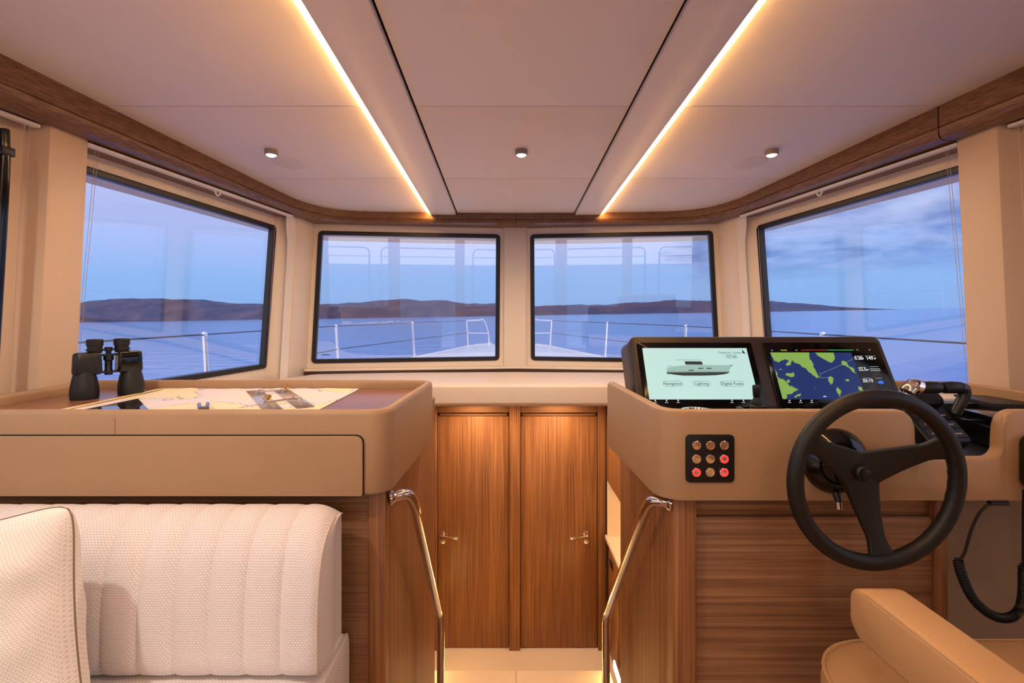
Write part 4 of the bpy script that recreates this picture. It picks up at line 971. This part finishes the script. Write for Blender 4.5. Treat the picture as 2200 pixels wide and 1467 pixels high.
mb = MB(); c = Vector((0.676, 1.002, Zr(-0.372))); mb.tube([c+Vector((0, 0.006, 0.012)), c, c+Vector((0, -0.004, -0.010))], [0.008, 0.007, 0.006], 12); mb.build('tilt_lever', M_black, sw)
mb = MB(); mb.tube([c+Vector((0, -0.004, -0.010)), c+Vector((0, -0.006, -0.024))], 0.0062, 12); mb.build('lever_tip', M_chrome, sw)

# ---- joystick, knob and switches on the instrument deck
t = thing('thruster_joystick', P(1625, 884, 1.20), 'small black joystick standing in front of the two screens', 'joystick')
b = Vector((P(1625, 884, 1.19).x, 1.19, Zr(-0.248))); T = Matrix.Translation(b)
mb = MB(); mb.lathe([(0.019, 0), (0.019, 0.006), (0.0155, 0.012), (0.016, 0.016), (0.0135, 0.020), (0.014, 0.025), (0.0115, 0.029), (0.012, 0.034), (0.0075, 0.044), (0.0065, 0.048)], T, 24); mb.build('boot', M_rubber, t)
mb = MB(); mb.lathe([(0.0060, 0.046), (0.0078, 0.050), (0.0092, 0.068), (0.0092, 0.074), (0.008, 0.0765), (0.0005, 0.077)], T, 20); mb.build('knob', M_black, t)
mb = MB(); k = P(1500, 884, 1.16); mb.lathe([(0.042, 0.0), (0.042, 0.019), (0.039, 0.022), (0.032, 0.022), (0.030, 0.018), (0.0005, 0.018)], Matrix.Translation((k.x, 1.16, Zr(-0.248))), 36)
o = mb.build('control_knob', M_chrome); tag(o, 'chrome ringed round control just showing over the console edge below the mint screen', 'control')
mb = MB(); k = P(1590, 882, 1.17); mb.box((k.x-0.006, 1.16, Zr(-0.248)), (k.x+0.006, 1.18, Zr(-0.221))); mb.bevel(0.003); o = mb.build('toggle_switch', M_black); tag(o, 'tiny black toggle switch between the chrome control and the joystick', 'switch')
for px in (1695, 1719):
    k = P(px, 884, 1.14); t = thing('lit_switch', (k.x, 1.14, Zr(-0.248)), 'small switch with green light, %s of two beside the joystick' % ('left' if px < 1700 else 'right'), 'switch', 'green lit switches')
    mb = MB(); mb.box((k.x-0.009, 1.128, Zr(-0.248)), (k.x+0.009, 1.152, Zr(-0.2255))); mb.bevel(0.002); mb.build('body', M_black, t)
    mb = MB(); mb.box((k.x-0.006, 1.132, Zr(-0.2255)), (k.x+0.006, 1.146, Zr(-0.220))); mb.build('light', emit('green_switch_light', (70, 230, 70), 1.6), t)

# ---- throttle with its keypad
t = thing('throttle_lever', P(2025, 935, 1.10), 'black and chrome twin throttle lever on a keypad beside the steering wheel', 'throttle')
kv = Vector((0, 0.075, 0.060)).normalized(); kn = Vector((0, -kv.z, kv.y)); ko = Vector((0.922, 1.068, Zr(-0.278)))
KM = Matrix(((1, kv.x, kn.x, ko.x), (0.0, kv.y, kn.y, ko.y), (0, kv.z, kn.z, ko.z), (0, 0, 0, 1)))
mb = MB(); mb.loft([[(x, y, z) for x, y in rpoly([(0, 0), (0.098, 0), (0.098, 0.112), (0, 0.112)], 0.012, o, 5)] for o, z in ((0, -0.03), (0, -0.002), (0.002, 0))], True, True, True, 0, KM); mb.build('keypad', M_black, t)
M_key = plain('dark_keys', (34, 33, 36), 0.5)
for i in range(3):
    for j in range(2):
        x = 0.010+j*0.050; y = 0.012+i*0.026; mb = MB(); mb.box((x, y, 0), (x+0.036, y+0.020, 0.0012), 0, KM); mb.build('key', M_key, t)
mb = MB()
for i in range(3):
    for j in range(2):
        x = 0.021+j*0.050; y = 0.0205+i*0.026
        for q in range(3): mb.box((x+q*0.0055, y, 0.0012), (x+q*0.0055+0.004, y+0.0026, 0.0014), 0, KM)
tag(mb.build('key_marks', plain('key_print', (215, 215, 215), 0.5), t), kind='stuff')
mb = MB(); mb.loft([[(x, y, z) for x, y in rpoly([(0.03, 0.098), (0.10, 0.098), (0.10, 0.130), (0.03, 0.130)], 0.012, o, 5)] for o, z in ((0, -0.03), (0, 0.012), (0.006, 0.020))], True, True, True, 0, KM); mb.build('pivot', M_black, t)
d = 1.12
mb = MB(); q = [P(1936, 866, d), P(1950, 842, d), P(1962, 830, d), P(1975, 833, d)]
mb.tube(smooth_path(q, 5), [0.010]*5+[0.016]*5+[0.018]*5+[0.0135], 14); mb.build('chrome_grip', M_chrome, t)
for a, b in ((1974, 2019), (2024, 2062)):
    mb = MB(); mb.tube([P(a, 833, d), P(a+4, 832.5, d), P((a+b)/2, 832, d), P(b-4, 832.5, d), P(b, 833, d)], [0.0115, 0.0135, 0.0138, 0.0135, 0.0115], 16); mb.build('grip', M_rubber, t)
mb = MB(); q = smooth_path([P(2060, 833, d), P(2070, 836, d), P(2072, 848, d), P(2062, 868, d), P(2050, 890, d)], 6); mb.tube(q, [0.0138-0.004*i/len(q) for i in range(len(q))], 14); mb.build('lever_arm', M_black, t)
mb = MB(); mb.tube([v+Vector((0.0115, -0.004, 0)) for v in q[10:]], 0.0012, 6); mb.build('chrome_edge', M_chrome, t)
# black boxes behind
RZ = Matrix.Translation((1.11, 1.12, Zr(-0.25))) @ Matrix.Rotation(R(-12), 4, 'Z')
mb = MB(); mb.box((0.01, 0, 0), (0.32, 0.12, 0.014), 0, RZ); mb.box((0.0, 0.005, -0.055), (0.32, 0.12, -0.008), 0, RZ); mb.bevel(0.003); o = mb.build('radio_unit', M_blackg); tag(o, 'black radio unit in the console recess right of the throttle', 'radio')
mb = MB(); mb.box((0.10, 0.15, -0.01), (0.36, 0.30, 0.024), 0, RZ); mb.bevel(0.003); o = mb.build('black_case', M_black); tag(o, 'flat black case lying behind the radio unit at the right edge', 'case')
# handset with its curly cord
t = thing('radio_handset', (1.10, 1.0, Zr(-0.37)), 'black radio handset with coiled cord at the right edge of the console', 'handset')
mb = MB(); q = lambda o: rpoly([(1.063, -0.362), (1.13, -0.362), (1.13, -0.246), (1.063, -0.246)], 0.024, o, 6)
mb.loft([[(x, y, Zr(z)) for x, z in q(o)] for o, y in ((0.004, 1.019), (0, 1.012), (0, 0.994), (0.006, 0.984), (0.014, 0.981))], True, True, True); mb.build('body', M_black, t)
mb = MB(); d = 1.02; q = smooth_path([P(2163, 1081, d), P(2140, 1081, d), P(2124, 1083, d), P(2104, 1103, d), P(2088, 1135, d), P(2079, 1165, d), P(2071, 1190, d), P(2062, 1203, d)], 6); mb.tube(q, 0.0028, 8)
cp = smooth_path([P(2058, 1203, d), P(2068, 1240, d), P(2090, 1285, d), P(2122, 1316, d), P(2155, 1328, d), P(2184, 1318, d), P(2197, 1285, d), P(2199, 1215, d)], 40)
cl = [0]
for a, b in zip(cp, cp[1:]): cl.append(cl[-1]+(b-a).length)
turns = int(cl[-1]/0.0046); path = []
for i in range(turns*10+1):
    L_ = cl[-1]*i/(turns*10); j = max(k for k in range(len(cl)) if cl[k] <= L_+1e-9); j = min(j, len(cp)-2)
    f = (L_-cl[j])/(cl[j+1]-cl[j]); p = cp[j].lerp(cp[j+1], f); tn = (cp[j+1]-cp[j]).normalized(); u_ = Vector((0, 1, 0)); w_ = tn.cross(u_)
    a = 2*math.pi*i/10; path.append(p + (u_*math.cos(a)+w_*math.sin(a))*0.0078)
mb.tube(path, 0.0018, 5); mb.tube([cp[-1], P(2199, 1150, d), P(2200, 1052, d-0.01)], 0.003, 8); mb.build('curly_cord', M_rubber, t)
mb = MB(); a = P(2125, 1080.5, 1.02); b = P(2164, 1080.5, 1.02); mb.tube([a, b], 0.0052, 10); mb.build('plug', M_black, t)

# ================================================================ helm chair
ch = thing('helm_chair', (0.85, 0.70, 0), 'tan leather helm chair with padded armrest in front of the wheel', 'chair')
SO = [(0.548, 0.43), (1.16, 0.43), (1.16, 0.955), (0.548, 0.955)]; SR = [0.05, 0.05, 0.15, 0.15]
mb = MB(); mb.loft(trays([(0.02, -0.735), (0.004, -0.728), (0, -0.715), (0, -0.655), (0.003, -0.640), (0.012, -0.628), (0.03, -0.620), (0.08, -0.613), (0.2, -0.611)], SO, SR, 10), True, True, True); mb.build('seat', M_seatl, ch)
mb = MB(); mb.tube([(x, y, Zr(-0.634)) for x, y in rpoly(SO, SR, 0.0045, 10)], 0.0036, 8, closed=True); mb.build('seat_piping', M_seatl, ch)
for x0, x1, nm in ((0.560, 0.632, 'left'), (1.075, 1.147, 'right')):
    mb = MB(); yz = rpoly([(0.20, -0.515), (0.782, -0.520), (0.803, -0.500), (0.803, -0.448), (0.775, -0.436), (0.20, -0.436)], [0.01, 0.02, 0.02, 0.02, 0.02, 0.01], 0, 5)
    mb.prism(yz, lambda u, v, t: (t, u, Zr(v)), x0, x1); mb.bevel(0.008, 3, 45); a = mb.build('armrest', M_seatl, ch)
    mb = MB(); xp = x0+0.003; mb.tube([(xp, 0.2, Zr(-0.4385)), (xp, 0.762, Zr(-0.4385)), (xp, 0.778, Zr(-0.4425)), (xp, 0.788, Zr(-0.450))], 0.0022, 8); mb.build('armrest_piping', M_seatl, a)
    wbox((x0+x1)/2-0.012, (x0+x1)/2+0.012, 0.38, 0.44, -0.68, -0.50, 'armrest_bracket', M_steel, ch)
mb = MB(); mb.box((0.565, 0.36, Zr(-0.66)), (1.143, 0.46, Zr(-0.02))); mb.bevel(0.035, 4); mb.build('backrest', M_seatl, ch)
mb = MB(); mb.lathe([(0.22, 0), (0.22, 0.012), (0.10, 0.03), (0.05, 0.05), (0.045, 0.46), (0.12, 0.47)], Matrix.Translation((0.85, 0.68, 0)), 32); mb.build('pedestal', M_steel, ch)

# ================================================================ handrails at the stairs
def rail(pts, label):
    t = thing('handrail', pts[0], label, 'handrail', 'steel handrails of the stairs')
    q = smooth_path(pts[:4], 6) + smooth_path(pts[3:6], 6)[1:] + smooth_path(pts[5:], 4)[1:]
    mb = MB(); mb.tube(q, 0.0118, 16); mb.build('tube', M_chrome, t)
    e = pts[0]; dr = (pts[0]-pts[1]).normalized(); T = Matrix.Translation(e) @ dr.to_track_quat('Z', 'Y').to_matrix().to_4x4()
    mb = MB(); mb.lathe([(0.0125, -0.006), (0.017, 0.0), (0.017, 0.005), (0.001, 0.005)], T, 20); mb.build('flange', M_chrome, t)
dv = 1.47
rail([P(840, 1068, 1.065), P(862, 1062, 1.075), P(880, 1066, 1.09), P(893, 1092, 1.12), P(918, 1205, 1.29), P(943, 1318, dv), P(947, 1338, dv+0.01), P(947, 1400, dv+0.01), Vector((P(947, 1400, dv+0.01).x, dv+0.01, Zr(-1.41)))], 'chrome handrail on the left of the stairs, by the chart table')
rail([P(1440, 1082, 1.065), P(1417, 1076, 1.075), P(1398, 1079, 1.09), P(1383, 1105, 1.12), P(1344, 1210, 1.29), P(1305, 1318, dv), P(1302, 1338, dv+0.01), P(1302, 1400, dv+0.01), Vector((P(1302, 1400, dv+0.01).x, dv+0.01, Zr(-1.41)))], 'chrome handrail on the right of the stairs, below the helm')

# ================================================================ blinds at the side windows
M_cord = plain('blind_cord', (214, 190, 176), 0.8)
for s, side in ((-1, 'left'), (1, 'right')):
    sd = sidew(s); t = thing('window_blind', sd(1.9, 0.47, 0.05), 'slim white blind rail with pull cords above the %s side window' % side, 'blind', 'raised window blinds')
    hz = lambda d: soff(d)-0.006
    mb = MB(); rows = []
    for d in (1.462, 1.8, 2.1, 2.44):
        a = sd(d, hz(d), 0.075); rows.append([a+Vector((s*dx, 0, dz)) for dx, dz in ((-0.010, -0.004), (-0.012, 0.004), (0.010, 0.006), (0.010, -0.004))])
    mb.loft(rows, True, True, True); mb.build('head_rail', M_white, t)
    mb = MB(); rows = []
    for d in (1.462, 1.8, 2.1, 2.46):
        a = sd(d, hz(d), 0.040); rows.append([a+Vector((s*dx, 0, dz)) for dx, dz in ((-0.020, -0.002), (-0.020, 0.012), (0.06, 0.012), (0.06, -0.002))])
    mb.loft(rows, True, True, True); mb.build('backing_strip', M_woodY, t)
    c = sd(1.97, hz(1.97)-0.004, 0.075); mb = MB()
    mb.tube([c+Vector((0, 0.016*math.cos(R(a)), -0.016*math.sin(R(a)))) for a in range(-10, 191, 20)], 0.0035, 8); mb.build('hook', M_white, t)
    for dd, nb, zb in ((1.505, 2, -0.262), (2.40, 1, -0.262)):
        for k in range(nb):
            a = sd(dd+k*0.008, hz(dd)-0.004, 0.06 if dd < 2 else 0.02); b = sd(dd+k*0.008, zb, 0.03 if dd < 2 else 0.02); mb = MB(); mb.tube([a, b], 0.0007, 5); mb.build('cord', M_cord, t)
    # gathered cloth edge hanging by the corner post
    a = sd(2.44, hz(2.44), 0.062); mb = MB(); rows = []
    for z, w0, w1 in ((hz(2.44), 0.000, 0.030), (0.44, 0.006, 0.040), (0.40, 0.016, 0.042), (0.375, 0.026, 0.040), (0.30, 0.028, 0.040), (-0.32, 0.030, 0.041)):
        p0 = sd(2.435+w0, z, 0.050-w0*0.1); p1 = sd(2.435+w1*1.5, z, 0.066); rows.append([p0, p1, p1+Vector((-s*0.004, -0.004, 0)), p0+Vector((-s*0.004, -0.004, 0))])
    mb.loft(rows, True, True, True); mb.build('side_cloth', M_white, t)
# blind rails of the after side windows, and a black grab bar by the left one
for s, side in ((-1, 'left'), (1, 'right')):
    t = thing('window_blind', (XC+s*1.32, 1.0, Zr(0.51)), 'slim white blind rail over the %s window behind the pillar, at the picture edge' % side, 'blind', 'raised window blinds')
    a = Vector((XC+s*1.319, 1.325, Zr(0.512))); b = Vector((XC+s*1.345, 1.15, Zr(0.516))); c = Vector((XC+s*1.46, 0.2, Zr(0.53)))
    mb = MB(); mb.loft([[q+Vector((s*dx, 0, dz)) for dx, dz in ((-0.008, -0.006), (-0.008, 0.003), (0.010, 0.003), (0.010, -0.006))] for q in (a, b, c)], True, True, True); mb.build('head_rail', M_white, t)
    for k in (0, 1):
        p = a.lerp(b, 0.10+0.07*k); mb = MB(); mb.tube([p, p+Vector((s*0.05, 0, -0.9))], 0.0007, 5); mb.build('cord', M_cord, t)
t = thing('grab_bar', P(-14, 760, 1.2), 'black upright grab bar with a bracket at the left picture edge', 'grab bar')
mb = MB(); mb.tube(smooth_path([P(7, 281, 1.2), P(8, 290, 1.2), P(7, 400, 1.2), P(-14, 760, 1.2), P(-22, 900, 1.2)], 5), [0.006, 0.0098]+[0.0115]*19, 14); mb.build('bar', M_blackg, t)
a = P(8, 325, 1.2); mb = MB(); mb.box(a-Vector((0.020, 0.016, 0.011)), a+Vector((0.0145, 0.016, 0.011))); mb.box(a-Vector((0.10, -0.006, 0.009)), a+Vector((0, 0.018, 0.009))); mb.bevel(0.003); mb.build('bracket', M_black, t)
# small maker's print in the corner of the left windscreen
mb = MB(); f = front(-1)
for k in range(7): mb.add([f(u, z, -0.0112) for u, z in ((1.078-k*0.006, -0.228), (1.078-k*0.006-0.0042, -0.228), (1.078-k*0.006-0.0042, -0.2215), (1.078-k*0.006, -0.2215))], [(0, 1, 2, 3)])
tag(mb.build('pane_print', M_gasket, bpy.data.objects['window_2']), kind='stuff')
